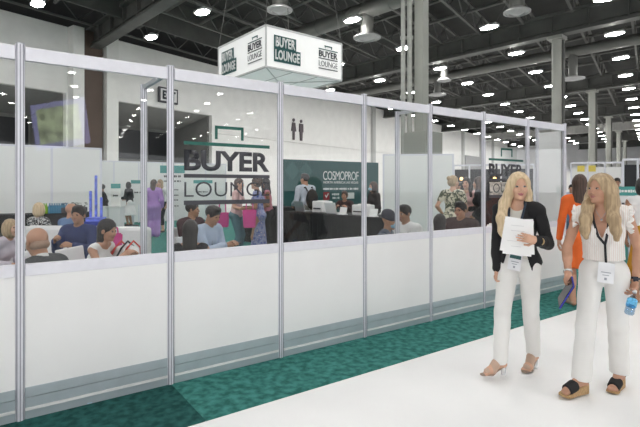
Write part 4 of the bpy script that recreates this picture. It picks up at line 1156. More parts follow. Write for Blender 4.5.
# blue tablet in right hand
gp = at(566, 292.5, 3.42); r = thing('tablet', 'blue cased tablet in the hand of the woman with the ruffled blouse', 'tablet', gp, 0)
M = Matrix.Rotation(math.atan2(gp.y, gp.x)-R(90)+R(62), 3, 'Z') @ Matrix.Rotation(R(35), 3, 'Y')
Mt = Matrix.Rotation(R(-28), 3, 'Y')
ax = (at(572.5, 281.5, 3.36)-at(558.5, 304, 3.46)); Ll = ax.length; ax.normalize(); vw = gp.normalized(); t_ = ax.cross(vw).normalized(); n_ = t_
wd_ = (vw*.985+t_*.14).normalized(); wd_ = (wd_-ax*wd_.dot(ax)).normalized(); th_ = ax.cross(wd_)
Mt = Matrix((ax, wd_, th_)).transposed()
MB().box((0, 0, 0), (Ll, .13, .010), M=Mt, bev=.003).build('case', mat('blue_case', (0.012, 0.02, 0.36), 0.35), r)
MB().box(Mt @ Vector((0, 0, .0065)), (Ll*.96, .124, .003), M=Mt).build('screen', mat('black_screen', (.01, .01, .014), .15), r)
MB().box(Mt @ Vector((0, 0, -.0065)), (Ll*.96, .124, .003), M=Mt).build('back_cover', mat('black_back', (.012, .012, .016), .4), r)
# water bottle in left hand
c0 = at(633.5, 296, 3.42); c1 = at(628.5, 315, 3.36); ax = (c1-c0); ax.normalize()
r = thing('water_bottle', 'small clear water bottle with blue label held at the right photo edge', 'bottle', c0, 0)
Mq = ax.to_track_quat('Z', 'Y').to_matrix()
CLP = glass_mat('bottle_plastic', (0.86, 0.9, 0.95)); 
MB().lathe([(.012, -.028), (.013, -.01), (.020, .012), (.031, .03), (.032, .055), (.030, .07), (.032, .085), (.030, .10), (.032, .115), (.032, .135), (.026, .145), (.012, .147)], M=Mq).build('bottle_body', CLP, r, smooth=True)
MB().lathe([(.0333, .032), (.0333, .082)], M=Mq).build('label_band', mat('blue_label', (0.12, 0.45, 0.75), .4, var=.35, scale=60), r, smooth=True)
MB().lathe([(.014, -.045), (.0145, -.028)], M=Mq).build('cap', WHITE, r, smooth=True)
MB().lathe([(.0005, .0), (.011, .0), (.029, .032), (.029, .140), (.01, .142)], M=Mq).build('water', glass_mat('water', (0.72, 0.84, 0.92), 1.33), r, smooth=True)
# ================================================================ the lounge behind the glass
def marks(w, h, seed=1):
    '''a row of small unreadable print marks'''
    rr = random.Random(seed); g = MB(); x = -w/2
    while x < w/2-h*.3:
        l = min(rr.uniform(.35, .8)*h, w/2-x); g.box((x+l/2, -.003, 0), (l*.8, .006, h*rr.uniform(.55, .8))); x += l*(1.0 if rr.random() < .8 else 1.6)
    me = bpy.data.meshes.new('marks'); g.bm.to_mesh(me); g.bm.free(); return me
PANW = mat('lounge_panel_white', (0.86, 0.86, 0.85), 0.55, var=.02, scale=1)
def white_wall(name, label, A, B, h, n, m=PANW, cat='partition wall'):
    A = Vector((A[0], A[1], 0)); B = Vector((B[0], B[1], 0)); d = B-A; L = d.length; a = math.atan2(d.y, d.x)
    r = thing(name, label, cat, A, a)
    for k in range(n): MB().box((L*(k+.5)/n, 0, h/2), (L/n-.05, .03, h-.06)).build('panel', m, r)
    for k in range(n+1): MB().box((L*k/n, 0, h/2), (.05, .05, h)).build('post', ALUL, r)
    MB().box((L/2, 0, h-.02), (L, .04, .045)).build('top_rail', ALUL, r)
    return r
white_wall('partition_wall', 'white panel wall behind the blonde woman in the floral top on the left', W(-1.0, 9.05), W(2.2, 9.05), 2.5, 3)
white_wall('partition_wall', 'long white panel wall at the back behind the woman in lilac', W(2.25, 17.2), W(9.2, 17.2), 2.6, 7)
white_wall('partition_wall', 'plain white booth wall behind the two seated people in beanie and white shirt', at(383.5, 186, 14.1), at(453, 186, 13.9), 2.5, 1)
# teal show wall
A, B = W(8.6, 10.9), W(13.15, 10.9); d = B-A; Lw = d.length
r = thing('show_wall', 'dark teal wall with white COSMOPROF lettering behind the counter', 'show wall', A, TH)
MB().box((Lw/2, 0, 1.27), (Lw, .06, 2.5)).build('panel', TEAL, r)
g = MB(); g.add_mesh(text_mesh('COSMOPROF', 1.75, .34, .01, .0, .9), Matrix.Translation((2.60, -.03, 1.96))); g.add_mesh(text_mesh('NORTH AMERICA LAS VEGAS', 1.7, .09, .01), Matrix.Translation((2.60, -.03, 1.70)))
g.add_mesh(marks(1.75, .10, 3), Matrix.Translation((2.60, -.03, 1.45))); g.build('lettering', WHITE, r)
MB().box((1.88, -.035, 1.18), (.28, .02, .30)).build('red_badge', mat('print_red', (.35, .02, .03), .5), r)
g = MB(); g.prism([(1.80, 1.2), (1.87, 1.10), (1.98, 1.27), (1.95, 1.29), (1.87, 1.17), (1.83, 1.23)], .01, Matrix.Translation((0, -.05, 0))); g.add_mesh(marks(.42, .11, 4), Matrix.Translation((2.35, -.03, 1.24))); g.add_mesh(marks(.36, .11, 5), Matrix.Translation((2.35, -.03, 1.10))); g.box((3.0, -.035, 1.18), (.5, .01, .24)); g.build('small_print', WHITE, r)
for x in (.35, .95):
    MB().prism([(x, 2.45), (x+.3, 2.1), (x, 1.75), (x-.3, 2.1)], .01, Matrix.Translation((0, -.035, 0))).build('diamond_print', mat('teal_light_print', (.03, .12, .12), .4), r)

# ---- black draped counter with equipment
cA, cB = at(240, 186, 11.2), at(382, 186, 8.3)
def counter(A, B, wdt, h, label, side=1):
    A = Vector((A.x, A.y, 0)); B = Vector((B.x, B.y, 0)); d = B-A; L = d.length; a = math.atan2(d.y, d.x)
    r = thing('draped_counter', label, 'counter', A, a)
    g = MB(); bm = g.bm; N_ = int(L/.06)
    # pleated skirt all round, closed top
    ring = []
    per = [(x*L/N_, 0) for x in range(N_)]+[(L, y*wdt/10) for y in range(10)]+[(L-x*L/N_, wdt) for x in range(N_)]+[(0, wdt-y*wdt/10) for y in range(10)]
    bot, top = [], []
    for k, (x, y) in enumerate(per):
        o = .012*math.sin(k*1.9)+.008*math.sin(k*.7); nx = -o if y == 0 else (o if y >= wdt-1e-6 else 0)
        bot.append(bm.verts.new((x, y+nx*1.5, .01))); top.append(bm.verts.new((x, y, h)))
    for k in range(len(per)): bm.faces.new((bot[k], bot[(k+1) % len(per)], top[(k+1) % len(per)], top[k]))
    bm.faces.new(top)
    g.build('cloth', BLACKC, r); MB().box((L/2, wdt/2, h-.05), (L-.05, wdt-.05, .04)).build('table_board', DGREY, r)
    return r, L, a, A
cr, cL, ca, cO = counter(at(284, 186, 10.6), at(381, 186, 8.3), .75, 1.0, 'long black draped counter in front of the teal show wall')
def onc(t, y, z=1.0):
    v = Vector((t*cL, y, z)); v.rotate(Matrix.Rotation(ca, 3, 'Z')); return cO+v
counter(at(243, 186, 13.3), at(283, 186, 12.4), .7, 1.0, 'black draped table behind the woman in the floral dress')
def prn(t, y, w, h, dd, lab, col=WHITE):
    p = onc(t, y); r = thing('desk_printer', lab, 'printer', p, ca)
    MB().box((0, 0, h/2), (w, dd, h), bev=.02).build('housing', col, r); MB().box((0, -dd/2-.004, h*.35), (w*.7, .01, h*.12)).build('paper_slot', CHAR, r)
    MB().box((0, .02, h+.006), (w*.6, dd*.5, .012), bev=.004).build('lid', LWHITE, r)
prn(.30, .38, .34, .24, .3, 'white box printer on the black counter right of the man with backpack')
prn(.72, .38, .34, .20, .3, 'white box printer on the black counter beside the seated clerk')
def laptop(p, rz, lab, col=WHITE):
    r = thing('laptop', lab, 'laptop', p, rz)
    MB().box((0, 0, .009), (.34, .24, .018), bev=.004).build('keyboard_base', ALU, r)
    MB().box((0, .15, .12), (.34, .012, .22), M=Matrix.Rotation(R(-15), 3, 'X'), bev=.003).build('screen_lid', col, r)
laptop(onc(.10, .35), ca+R(180), 'open silver laptop at the left end of the black counter', ALU)
laptop(onc(.48, .30), ca+R(180), 'open white laptop in the middle of the black counter')
for k, (t, lab) in enumerate(((.60, 'small white card holder on the counter left of the second printer'), (.88, 'white card holder near the right end of the black counter'))):
    p = onc(t, .15); r = thing('card_holder', lab, 'card holder', p, ca)
    MB().box((0, 0, .008), (.2, .12, .016)).build('foot', WHITE, r); MB().box((0, .03, .075), (.2, .008, .14), M=Matrix.Rotation(R(-12), 3, 'X')).build('card', PAPER, r)

# ---- seating
SOFA = mat('white_leather', (0.76, 0.76, 0.77), 0.4, var=.02, bump=.15, bscale=10)
def sofa(p, rz, w, back, label, seat=.42, dp=.75):
    r = thing('sofa', label, 'sofa', (p.x, p.y, 0), rz)
    MB().box((0, 0, seat/2+.04), (w-.2, dp, seat-.08), bev=.03).build('base', SOFA, r)
    MB().box((0, .05, seat+.0), (w-.24, dp-.12, .12), bev=.04).build('seat_cushion', SOFA, r)
    MB().box((0, -dp/2+.06, back/2+.03), (w, .16, back-.06), bev=.05).build('backrest', SOFA, r)
    for sx in (-1, 1): MB().box((sx*(w/2-.07), .02, .33), (.14, dp, .58), bev=.04).build('armrest', SOFA, r)
    for sx in (-1, 1):
        for sy in (-1, 1): MB().cyl((sx*(w/2-.1), sy*(dp/2-.08), 0), (sx*(w/2-.1), sy*(dp/2-.08), .07), .02, n=8).build('leg', ALU, r)
    return r
def chair(p, rz, label, col=SOFA, seat=.45, grp=None):
    r = thing('lounge_chair', label, 'chair', (p.x, p.y, 0), rz, grp)
    MB().box((0, .02, seat-.03), (.46, .46, .06), bev=.02).build('seat', col, r)
    MB().box((0, -.215, seat+.24), (.44, .035, .40), M=Matrix.Rotation(R(8), 3, 'X'), bev=.015).build('backrest', col, r)
    for sx in (-1, 1):
        for sy in (-1, 1): MB().cyl((sx*.19, sy*.19, 0), (sx*.19, sy*.19, seat-.06), .014, n=8).build('leg', ALU, r)
    return r
def table(p, label, h=.73, rad=.4, col=WHITE):
    r = thing('round_table', label, 'table', (p.x, p.y, 0), 0)
    MB().cyl((0, 0, h-.03), (0, 0, h), rad, n=32).build('tabletop', col, r); MB().cyl((0, 0, .02), (0, 0, h-.03), .035, n=14).build('pedestal', ALU, r); MB().cyl((0, 0, 0), (0, 0, .02), rad*.6, n=28).build('foot', ALU, r)

HB_ = .013
def place(px, d): 
    p = at(px, 186, d); return (p.x, p.y)
def P(px, d, face, label, H=1.65, **k):
    k.setdefault('h', HB_); return Fig('person', label, place(px, d), face, H=H, **k)
c_ = lambda n, col, **k: cloth(n, col, **k)
WHT = c_('white_cotton', (0.76, 0.76, 0.76)); BLKc = c_('black_cotton', (0.015, 0.015, 0.018)); DEN = c_('blue_denim', (0.10, 0.17, 0.27)); NAVY = c_('navy_cloth', (0.02, 0.035, 0.12)); GRYS = c_('grey_suit', (0.06, 0.065, 0.07))
LBLU = c_('light_blue_shirt', (0.42, 0.50, 0.64)); LILAC = c_('lilac_satin', (0.44, 0.27, 0.60)); MARO = c_('dark_maroon', (0.045, 0.015, 0.02)); PINK = c_('pale_pink', (0.68, 0.46, 0.45)); ORNG = c_('orange_cloth', (0.72, 0.13, 0.02)); MUST = c_('mustard_cloth', (0.42, 0.20, 0.01)); BRNS = c_('brown_suit', (0.055, 0.03, 0.03)); TEALD = c_('teal_denim', (0.10, 0.20, 0.24))
FLORBW = pattern_mat('black_white_floral', 'voronoi', [(0, (0.72, 0.72, 0.70)), (.30, (0.02, 0.02, 0.025)), (.62, (0.5, 0.5, 0.5))], 26)
FLORBL = pattern_mat('blue_floral', 'voronoi', [(0, (0.70, 0.60, 0.62)), (.26, (0.10, 0.13, 0.36)), (.50, (0.32, 0.34, 0.52))], 17)
FLORCR = pattern_mat('cream_leaf_print', 'noise', [(0, (0.66, 0.62, 0.50)), (.50, (0.09, 0.10, 0.07)), (.62, (0.55, 0.52, 0.40))], 13)
PLAID = pattern_mat('striped_scarf_cloth', 'stripe', [(0, (0.03, 0.045, 0.08)), (.42, (0.50, 0.55, 0.6)), (.62, (0.05, 0.06, 0.09))], 5)
# -- left group
q = P(53, 3.95, 172, 'bald man in grey suit seated close behind the glass at left', 1.70, sex='m', sk='tan', seated=True, lean=12, hip=.44, head=(-22, 14, 0), h=.009)
q.top(GRYS, 'jacket', .022, 'long', -.06, 'v'); q.pants(GRYS); q.shoes(BLKc); q.hair_('bald', 'grey')
g = SDF(.009); g.cone(q.N-q.u*.02, q.N+q.u*.018, .066, .060, k=.01); q.part('shirt_collar', g, WHT)
chair(Vector((*place(53, 3.95), 0)), R(172-90), 'white chair under the bald man in the grey suit')
q = P(36, 8.2, 75, 'woman with wavy blonde hair and black and white floral top, back turned', 1.66, seated=True, sk='fair'); q.top(FLORBW, 'blouse', .018, 'long'); q.pants(BLKc); q.hair_('bob', 'blonde'); q.shoes(BLKc)
chair(Vector((*place(36, 8.2), 0)), R(-15), 'white chair under the woman in the black and white floral top')
q = P(65, 7.8, 60, 'man with shaved head in denim shirt, back turned', 1.68, sex='m', seated=True, sk='tan', lean=10); q.top(c_('denim_shirt', (.12, .2, .36)), t=.018); q.pants(BLKc); q.shoes(BLKc)
chair(Vector((*place(65, 7.8), 0)), R(-30), 'white chair under the man in the denim shirt')
q = P(80, 6.4, 262, 'dark-haired man in navy sweater seated facing the camera, hands raised', 1.70, sex='m', seated=True, sk='mid', lean=2, hands=[[.10, .34, .86], [-.16, .36, .80]], head=(8, 0, 0), curl=(1, .8)); q.top(NAVY, 'sweater', .02); q.pants(DEN); q.hair_('short', 'black'); q.shoes(WHT)
sofa(Vector((*place(74, 6.55), 0)), R(262-90), 1.9, .98, 'white sofa with high back under the man in the navy sweater')
q = P(90, 5.15, 352, 'woman with very long dark hair and white tank top leaning over her lap', 1.64, seated=True, sk='tan', lean=18, hip=.47, hands=[[.12, .44, .82], [-.10, .44, .80]], head=(0, 12, 0), h=.010); q.top(WHT, 'tank_top', .008, 'none', neck='wide'); q.pants(WHT); q.hair_('longback', 'black', .46); q.shoes(WHT)
chair(Vector((*place(90, 5.15), 0)), R(352-90), 'white chair under the woman in the white tank top')
table(Vector((*place(128, 5.5), 0)), 'white round table to the right of the woman in the tank top', .70, .34)
table(Vector((*place(8, 7.4), 0)), 'white round table left of the leftmost post', .72, .35)
q = P(-6, 6.2, 350, 'seated person in pale top cut off by the left photo edge', 1.6, seated=True, sk='fair', lean=26, hip=.44); q.top(c_('pale_lilac', (.6, .55, .62)), t=.02); q.pants(DEN); q.hair_('bob', 'dblonde'); q.shoes(WHT)
chair(Vector((*place(-6, 6.2), 0)), R(350-90), 'white chair at the left photo edge')
# black cloth tables behind the left group with bottles
r, L_, a_, O_ = counter(at(-12, 186, 9.4), at(92, 186, 10.3), .6, .98, 'black draped bar table behind the left group')
def onb(t, y, z=.98):
    v = Vector((t*L_, y, z)); v.rotate(Matrix.Rotation(a_, 3, 'Z')); return O_+v
GRN = mat('green_glass', (.22, .42, .02), .2); BLU = mat('blue_glass', (.05, .22, .38), .2)
def bottle(m, lab, grp, p):
    r = thing('bottle', lab, 'bottle', p, 0, grp)
    MB().lathe([(.033, 0), (.035, .01), (.035, .13), (.013, .18), (.013, .215)], n=12).build('glass_body', m, r, smooth=True); MB().cyl((0, 0, .215), (0, 0, .235), .016, n=10).build('cap', WHITE, r); return r
gb = bottle(GRN, 'green bottle in the cluster on the black bar table, left of the blue ones', 'green bottles on the bar table', onb(.47, .15)); 
for k in range(1, 7): copy_tree(gb, None, onb(.47+.022*(k % 4), .15+.09*(k//4)))
bb = bottle(BLU, 'blue bottle in the row on the black bar table, right of the green ones', 'blue bottles on the bar table', onb(.57, .15))
for k in range(1, 14): copy_tree(bb, None, onb(.57+.024*(k % 8), .15+.09*(k//8)))
for t, lab, m in ((.82, 'dark green leafy planter box on the bar table behind the navy sweater man', mat('dark_leaf', (.02, .04, .02), .8)),):
    p = onb(t, .2); r = thing('planter_box', lab, 'planter', p, a_)
    MB().box((0, 0, .06), (.5, .2, .12), bev=.01).build('box', CHAR, r)
    g = MB(); random.seed(9)
    for k in range(90):
        x, y, z = random.uniform(-.24, .24), random.uniform(-.09, .09), .1+random.uniform(0, .12); an = random.uniform(0, 6.28)
        g.sph((x, y, z), .03, (1, .45, .12), 6, 4, M=Matrix.Rotation(an, 3, 'Z') @ Matrix.Rotation(random.uniform(-.9, .9), 3, 'X'))
    tag(g.build('foliage', m, r), kind='stuff')
# blue tower added inside, stands in for a blue reflection in the glass
BLUREF = mat('blue_reflection', (0.16, 0.22, 0.80), .5, emit=.0, var=.3, scale=14)  # reflected blue light put into the base colour; nothing glows here
r = thing('reflection_tower', 'tall narrow blue stand-in for a glass reflection, beside the sign pedestals', 'reflection stand-in', (*place(96, 7.6), 0), R(10))
MB().box((0, 0, .5), (.30, .30, 1.0), bev=.02).build('pedestal', c_('blue_reflection_base', (.03, .05, .30)), r)
g = MB()
for x, z, h_ in ((-.08, 1.2, .36), (0, 1.28, .5), (.08, 1.17, .3)): g.box((x, 0, z+(h_-.3)*.5), (.035, .05, h_*1.4), bev=.01)
g.box((0, 0, 1.03), (.26, .2, .06)); g.build('blue_column', BLUREF, r)
# -- pedestals with sign, case with straps
for k, (px, d, w, lab) in enumerate(((105.5, 13.4, .22, 'slim white pedestal left of the sign pedestal'), (116.5, 13.4, .32, 'wider white pedestal carrying the small teal topped sign'))):
    r = thing('display_pedestal', lab, 'pedestal', (*place(px, d), 0), 0); MB().box((0, 0, .48), (w, w, .96), bev=.01).build('column', WHITE, r)
    MB().box((0, 0, .975), (w+.05, w+.05, .03)).build('top_plate', LWHITE, r)
r = thing('counter_sign', 'small upright sign with teal header standing on the white pedestal', 'sign', (*place(116, 13.4), .99), 0)
MB().box((0, 0, .33), (.27, .03, .64)).build('board', LWHITE, r); MB().box((0, -.018, .57), (.27, .01, .13)).build('header_band', mat('aqua_print', (.08, .35, .33), .5), r); MB().add_mesh(marks(.16, .06, 6), Matrix.Translation((0, -.017, .30))).build('lettering', CHAR, r); MB().box((0, .05, .006), (.2, .16, .012)).build('foot', ALU, r)
r = thing('travel_case', 'grey travel case standing on the teal carpet behind the pink bag', 'case', (*place(132, 7.9), 0), R(15))
MB().box((0, 0, .44), (.52, .28, .80), bev=.04).build('shell', c_('grey_case', (.30, .31, .31)), r)
for x in (-.2, .2): MB().cyl((x, -.05, .03), (x, .05, .03), .03, n=12).build('wheel', CHAR, r)
MB().tube([(-.1, 0, .84), (-.1, 0, .90), (.1, 0, .90), (.1, 0, .84)], .012).build('handle', CHAR, r)
def tote(p, rz, m, lab, w=.30, h=.30, dp=.10, hh=.16):
    r = thing('tote_bag', lab, 'bag', p, rz)
    g = MB(); bm = g.bm; A_ = [bm.verts.new((x*w*.42, y*dp*.5, 0)) for x, y in ((-1, -1), (1, -1), (1, 1), (-1, 1))]; B_ = [bm.verts.new((x*w*.5, y*dp*.4, h)) for x, y in ((-1, -1), (1, -1), (1, 1), (-1, 1))]
    bm.faces.new(A_[::-1]); bm.faces.new(B_)
    for k in range(4): bm.faces.new((A_[k], A_[(k+1) % 4], B_[(k+1) % 4], B_[k]))
    bmesh.ops.bevel(bm, geom=list(bm.edges), offset=.015, segments=2, affect='EDGES')
    g.build('bag_body', m, r)
    for y in (-dp*.4, dp*.4): MB().tube([(-w*.25, y, h-.02), (-w*.22, y, h+hh*.7), (-w*.1, 0, h+hh), (w*.1, 0, h+hh), (w*.22, y, h+hh*.7), (w*.25, y, h-.02)], .008).build('handle', m, r)
PKB = c_('hot_pink_bag', (.62, .07, .28)); 
tote(Vector((*place(113.5, 5.62), .70)), R(20), PKB, 'pink tote bag beside the woman in the white tank top', .20, .30, .10, .08)
r = thing('strap_bag', 'white bag with red and black straps on the white table', 'bag', (*place(126, 5.35), .70), R(10))
g = SDF(.008); g.ell((0, 0, .10), (.15, .10, .10)); g.plane((0, 0, 0.004), (0, 0, -1)); g.mesh('bag_body', [WHT], r)
for k, (m, x) in enumerate(((mat('red_strap', (.6, .02, .01), .5), -.05), (BLKc, .02), (MATS['red_strap'] if 'red_strap' in MATS else None, .08))):
    MB().tube([(x-.12, -.10, .03), (x-.05, -.09, .17), (x, 0, .24), (x+.06, .06, .16), (x+.10, -.08, .05)], .010).build('strap', m, r)
# -- standing visitors left
q = P(153.5, 14.4, 100, 'woman in lilac trouser suit seen from behind, dark hair', 1.76, sk='fair', hands=[[.22, .14, .92], [-.22, .06, .84]], head=(-25, 0, 0)); q.top(LILAC, 'jacket', .03, 'long', -.22, 'crew'); q.pants(LILAC, .03, wide=.015, ank=.06); q.hair_('longback', 'brown', .30); q.shoes(WHT)
q = P(161.5, 16.0, 250, 'blonde woman in black partly hidden behind the lilac suit', 1.78, sk='fair'); q.top(WHT, 'top', .012, 'short'); q.pants(BLKc, .01, 1.5); q.hair_('long', 'dblonde'); q.shoes(BLKc)
q = P(130, 18.6, 170, 'woman in black jacket and white skirt in front of the back panels', 1.72, sk='mid', hands=[[.2, .3, 1.05], [-.12, .32, 1.08]]); q.top(BLKc, 'jacket', .02, 'long', 0); q.skirt(WHT, .42, .33); q.hair_('bob', 'black'); q.shoes(BLKc)
q = P(104, 15.0, 200, 'person in black behind the slim pedestal', 1.62, sex='m', sk='brown'); q.top(BLKc, 'jacket', .022, 'long', -.1); q.pants(BLKc); q.hair_('short', 'black'); q.shoes(BLKc)
# aqua banner
def banner(p, rz, w, h, z0, lab, lines):
    r = thing('banner_stand', lab, 'banner', (p[0], p[1], 0), rz)
    MB().box((0, 0, z0+h/2), (w, .02, h)).build('board', WHITE, r); MB().box((0, -.013, z0+h*.93), (w, .008, h*.14)).build('header_band', mat('aqua_print', (.08, .35, .33), .5), r)
    g = MB(); random.seed(int(w*100))
    for t, z, tw, th in lines: g.add_mesh(marks(tw*w, th*.7, len(t)+int(z*100)), Matrix.Translation((0, -.012, z0+h*z)))
    g.build('lettering', CHAR, r)
    for sx in (-1, 1): MB().box((sx*w*.35, 0, max(z0, .04)/2), (.04, .3, max(z0, .04))).build('foot', ALU, r)
banner(place(172.5, 17.2), R(10), .86, 1.95, .35, 'white information banner with aqua header behind the lilac suit', [('e', .80, .7, .14), ('f', .71, .7, .12), ('a', .55, .5, .08), ('b', .45, .5, .08), ('c', .36, .5, .08), ('d', .25, .5, .08)])
banner(place(137.5, 19.3), R(10), .5, 1.0, .8, 'small aqua topped board right of the white skirted woman', [('g', .5, .5, .12)])
banner(place(203, 19.3), R(15), .75, .95, .85, 'white notice board with aqua header seen through the word LOUNGE', [('h', .5, .5, .1)])
# -- middle seated group
q = P(190, 5.1, 100, 'woman with long black hair and bare shoulder seated, back to the glass', 1.62, sk='tan', seated=True, lean=4, hip=.44, h=.010); q.top(BLKc, 'dress_top', .010, 'none', neck='wide'); q.pants(BLKc); q.hair_('longback', 'black', .34); q.shoes(BLKc)
chair(Vector((*place(190, 5.1), 0)), R(10), 'white chair under the black-haired woman with bare shoulder')
q = P(188, 7.6, 330, 'man with grey-black hair in dark maroon jacket seated behind the black-haired woman', 1.70, sex='m', sk='mid', seated=True, lean=8, head=(30, 0, 0), hip=.52); q.top(MARO, 'jacket', .022); q.pants(BLKc); q.hair_('short', 'black'); q.shoes(BLKc)
chair(Vector((*place(188, 7.6), 0)), R(330-90), 'white chair under the man in the maroon jacket')
q = P(201, 6.3, 335, 'man in light blue shirt and lanyard bent over the phone in his hands', 1.72, sex='m', sk='mid', seated=True, lean=14, hands=[[.06, .44, .80], [-.06, .44, .80]], head=(0, 22, 0), hip=.53); q.top(LBLU, 'shirt', .018); q.pants(c_('khaki', (.38, .30, .2))); q.hair_('short', 'black'); q.shoes(BLKc)
ribbon([q.N+q.sd*.05+q.fw*.03, surf_front(q, .03, q.P[2]+.34, .02), surf_front(q, 0, q.P[2]+.22, .02)], .016, [list(q.fw)]*3).build('lanyard', BLK, q.root)
gp = q.l2w((q.wri[0]+q.wri[1])/2+q.hdir[0]*.09); tag(MB().box(gp, (.15, .075, .009), rz=R(20), bev=.003).build('smartphone', CHAR, label='dark smartphone in the hands of the man in the light blue shirt'), cat='phone')
chair(Vector((*place(201, 6.3), 0)), R(335-90), 'white chair under the man in the light blue shirt')
r = thing('ottoman', 'white upholstered cube seat in front of the man in the light blue shirt', 'ottoman', (*place(226, 5.0), 0), TH); MB().box((0, 0, .40), (.6, .45, .72), bev=.05).build('cushion_body', SOFA, r); MB().box((0, 0, .025), (.6, .4, .05)).build('plinth', CHAR, r)
q = P(236, 10.3, 350, 'woman in pale pink shirt and jeans with long dark hair standing', 1.73, sk='fair', hands=[[.16, .28, 1.05], [-.16, .2, 1.0]]); q.top(PINK, 'shirt', .02, 'short', -.03); q.pants(TEALD, .01); q.hair_('longback', 'brown', .30); q.shoes(WHT)
q = P(259.5, 10.0, 178, 'woman in long blue floral dress holding a pink bag', 1.74, sk='mid', hands=[[.22, .08, .98], [-.12, .28, 1.1]]); q.skirt(FLORBL, .08, .27, dress=True, sleeve='short', name='dress'); q.hair_('bun', 'brown'); q.shoes(WHT)
q = P(268.5, 11.0, 195, 'woman with black curly hair standing behind the floral dress', 1.74, sk='brown', hands=[[.16, .28, 1.15], [-.16, .28, 1.1]]); q.top(c_('rose_top', (.5, .2, .25)), 'shirt', .014, 'none'); q.pants(BLKc); q.hair_('long', 'black', .2); q.shoes(BLKc)
tote(Vector((*place(222.5, 10.4), .66)), R(5), PKB, 'pink tote bag hanging left of the woman in jeans', .30, .32, .12, .24)
tote(Vector((*place(249.5, 9.6), .72)), R(5), PKB, 'pink tote bag held by the woman in the floral dress', .28, .36, .12, .2)
# -- at the counter
q = P(307, 11.7, 130, 'man in pale shirt with black backpack at the teal wall, back turned', 1.86, sex='m', sk='tan', hands=[[.14, .34, 1.15], [-.2, .3, 1.1]], head=(15, 0, 0)); q.top(c_('pale_blue_shirt', (.55, .6, .68)), 'shirt', .018); q.pants(c_('grey_trousers', (.2, .2, .19))); q.hair_('short', 'black'); q.shoes(BLKc)
bp = q.l2w(q.P+np.array([0, -.20, .10])); r = thing('backpack', 'black backpack on the back of the man in the pale shirt', 'backpack', bp, q.rz0)
g = SDF(.012); g.ell((0, 0, .14), (.17, .10, .25)); g.ell((0, -.07, .05), (.12, .06, .13)); g.mesh('pack', [BLKc], r)
for sx in (-1, 1): ribbon([(sx*.09, .06, .33), (sx*.11, .12, .43), (sx*.12, .28, .40), (sx*.12, .33, .28), (sx*.13, .30, .10), (sx*.13, .1, .0)], .045, [[0, 1, .3]]*6).build('shoulder_strap', BLKc, r)
q = P(346, 12.3, 250, 'clerk with dark hair and tan jacket seated behind the black counter', 1.7, sex='f', sk='tan', seated=True, hip=.66, feet=[[.1, .4, .25], [-.1, .4, .25]], hands=[[.15, .38, 1.02], [-.15, .38, 1.02]], lean=12); q.top(BRNS, 'jacket', .02); q.pants(BLKc); q.hair_('bun', 'brown'); q.shoes(BLKc)
chair(Vector((*place(346, 12.3), 0)), R(250-90), 'high stool chair under the clerk behind the counter', BLKc, .61)
q = P(376, 10.9, 200, 'woman with face mask, dark jacket and white trousers at the teal wall', 1.66, sk='fair', hands=[[.14, .30, 1.08], [-.14, .28, 1.06]]); q.top(c_('charcoal_jacket', (.04, .035, .035)), 'jacket', .024, 'long', .03); q.pants(WHT, .012); q.hair_('bob', 'brown'); q.shoes(WHT); q.mask(c_('mask_blue', (.3, .5, .62)))
b_ = q.l2w(surf_front(q, 0, q.P[2]+.2, .04)); r = thing('name_badge', 'white badge on the chest of the masked woman', 'badge', b_, q.rz0); MB().box((0, 0, 0), (.1, .004, .13)).build('card', PAPER, r)
tc_ = lambda p, h, w, lab: None
# -- seated pair and neighbours close to the glass
q = P(380, 6.15, 340, 'person in grey beanie and blue face mask with striped top seated by the glass', 1.60, sk='mid', seated=True, lean=10, hip=.49, head=(-5, 6, 0)); q.top(PLAID, 'jacket', .03); q.pants(BLKc); q.hair_('beanie', c_('charcoal_knit', (.05, .05, .065))); q.mask(MATS['mask_blue']); q.shoes(BLKc)
chair(Vector((*place(380, 6.15), 0)), R(340-90), 'white chair under the person in the beanie')
q = P(409, 6.9, 215, 'young man with black hair and white shirt with a dark strap', 1.70, sex='m', sk='mid', seated=True, lean=6, head=(0, 8, 0), hip=.50); q.top(WHT, 'shirt', .018, 'short'); q.pants(DEN); q.hair_('short', 'black'); q.shoes(WHT)
ribbon([q.sh[1]*.6+q.N*.4+q.u*.02+q.fw*.02, surf_front(q, -.08, q.P[2]+.36, .03), surf_front(q, -.02, q.P[2]+.2, .03), surf_front(q, .06, q.P[2]+.05, .03)], .04, [list(q.fw)]*4).build('shoulder_strap', BLKc, q.root)
chair(Vector((*place(409, 6.9), 0)), R(215-90), 'white chair under the young man in the white shirt')
table(Vector((*place(427, 7.1), 0)), 'white table right of the young man in the white shirt', .74, .3)
q = P(439.5, 6.2, 70, 'person with smooth dark brown hair seen from behind at the glass', 1.60, seated=True, sk='fair', lean=6, hip=.45, shw=.13); q.top(MARO, 'top', .014, 'long'); q.pants(BLKc); q.hair_('longback', 'black', .22); q.shoes(BLKc)
chair(Vector((*place(439.5, 6.2), 0)), R(70-90), 'white chair under the smooth-haired person')
q = P(463, 7.3, 225, 'man with glasses and brown suit seated behind the glass', 1.72, sex='m', sk='tan', seated=True, lean=6, hip=.52, head=(0, 2, 0)); q.top(BRNS, 'jacket', .026, 'long', -.05, 'v'); q.pants(BRNS); q.hair_('short', 'black'); q.glasses(); q.shoes(BLKc)
g = SDF(.010); q.torso(g, .010, glutes=False); g.plane(q.P+q.u*.2, -q.u); g.ell(q.N+q.u*.04+q.fw*.01, (.062, .066, .05), k=.006, op='sub'); q.part('shirt', g, c_('violet_shirt', (.45, .42, .6)))
chair(Vector((*place(463, 7.3), 0)), R(225-90), 'white chair under the man in the brown suit')
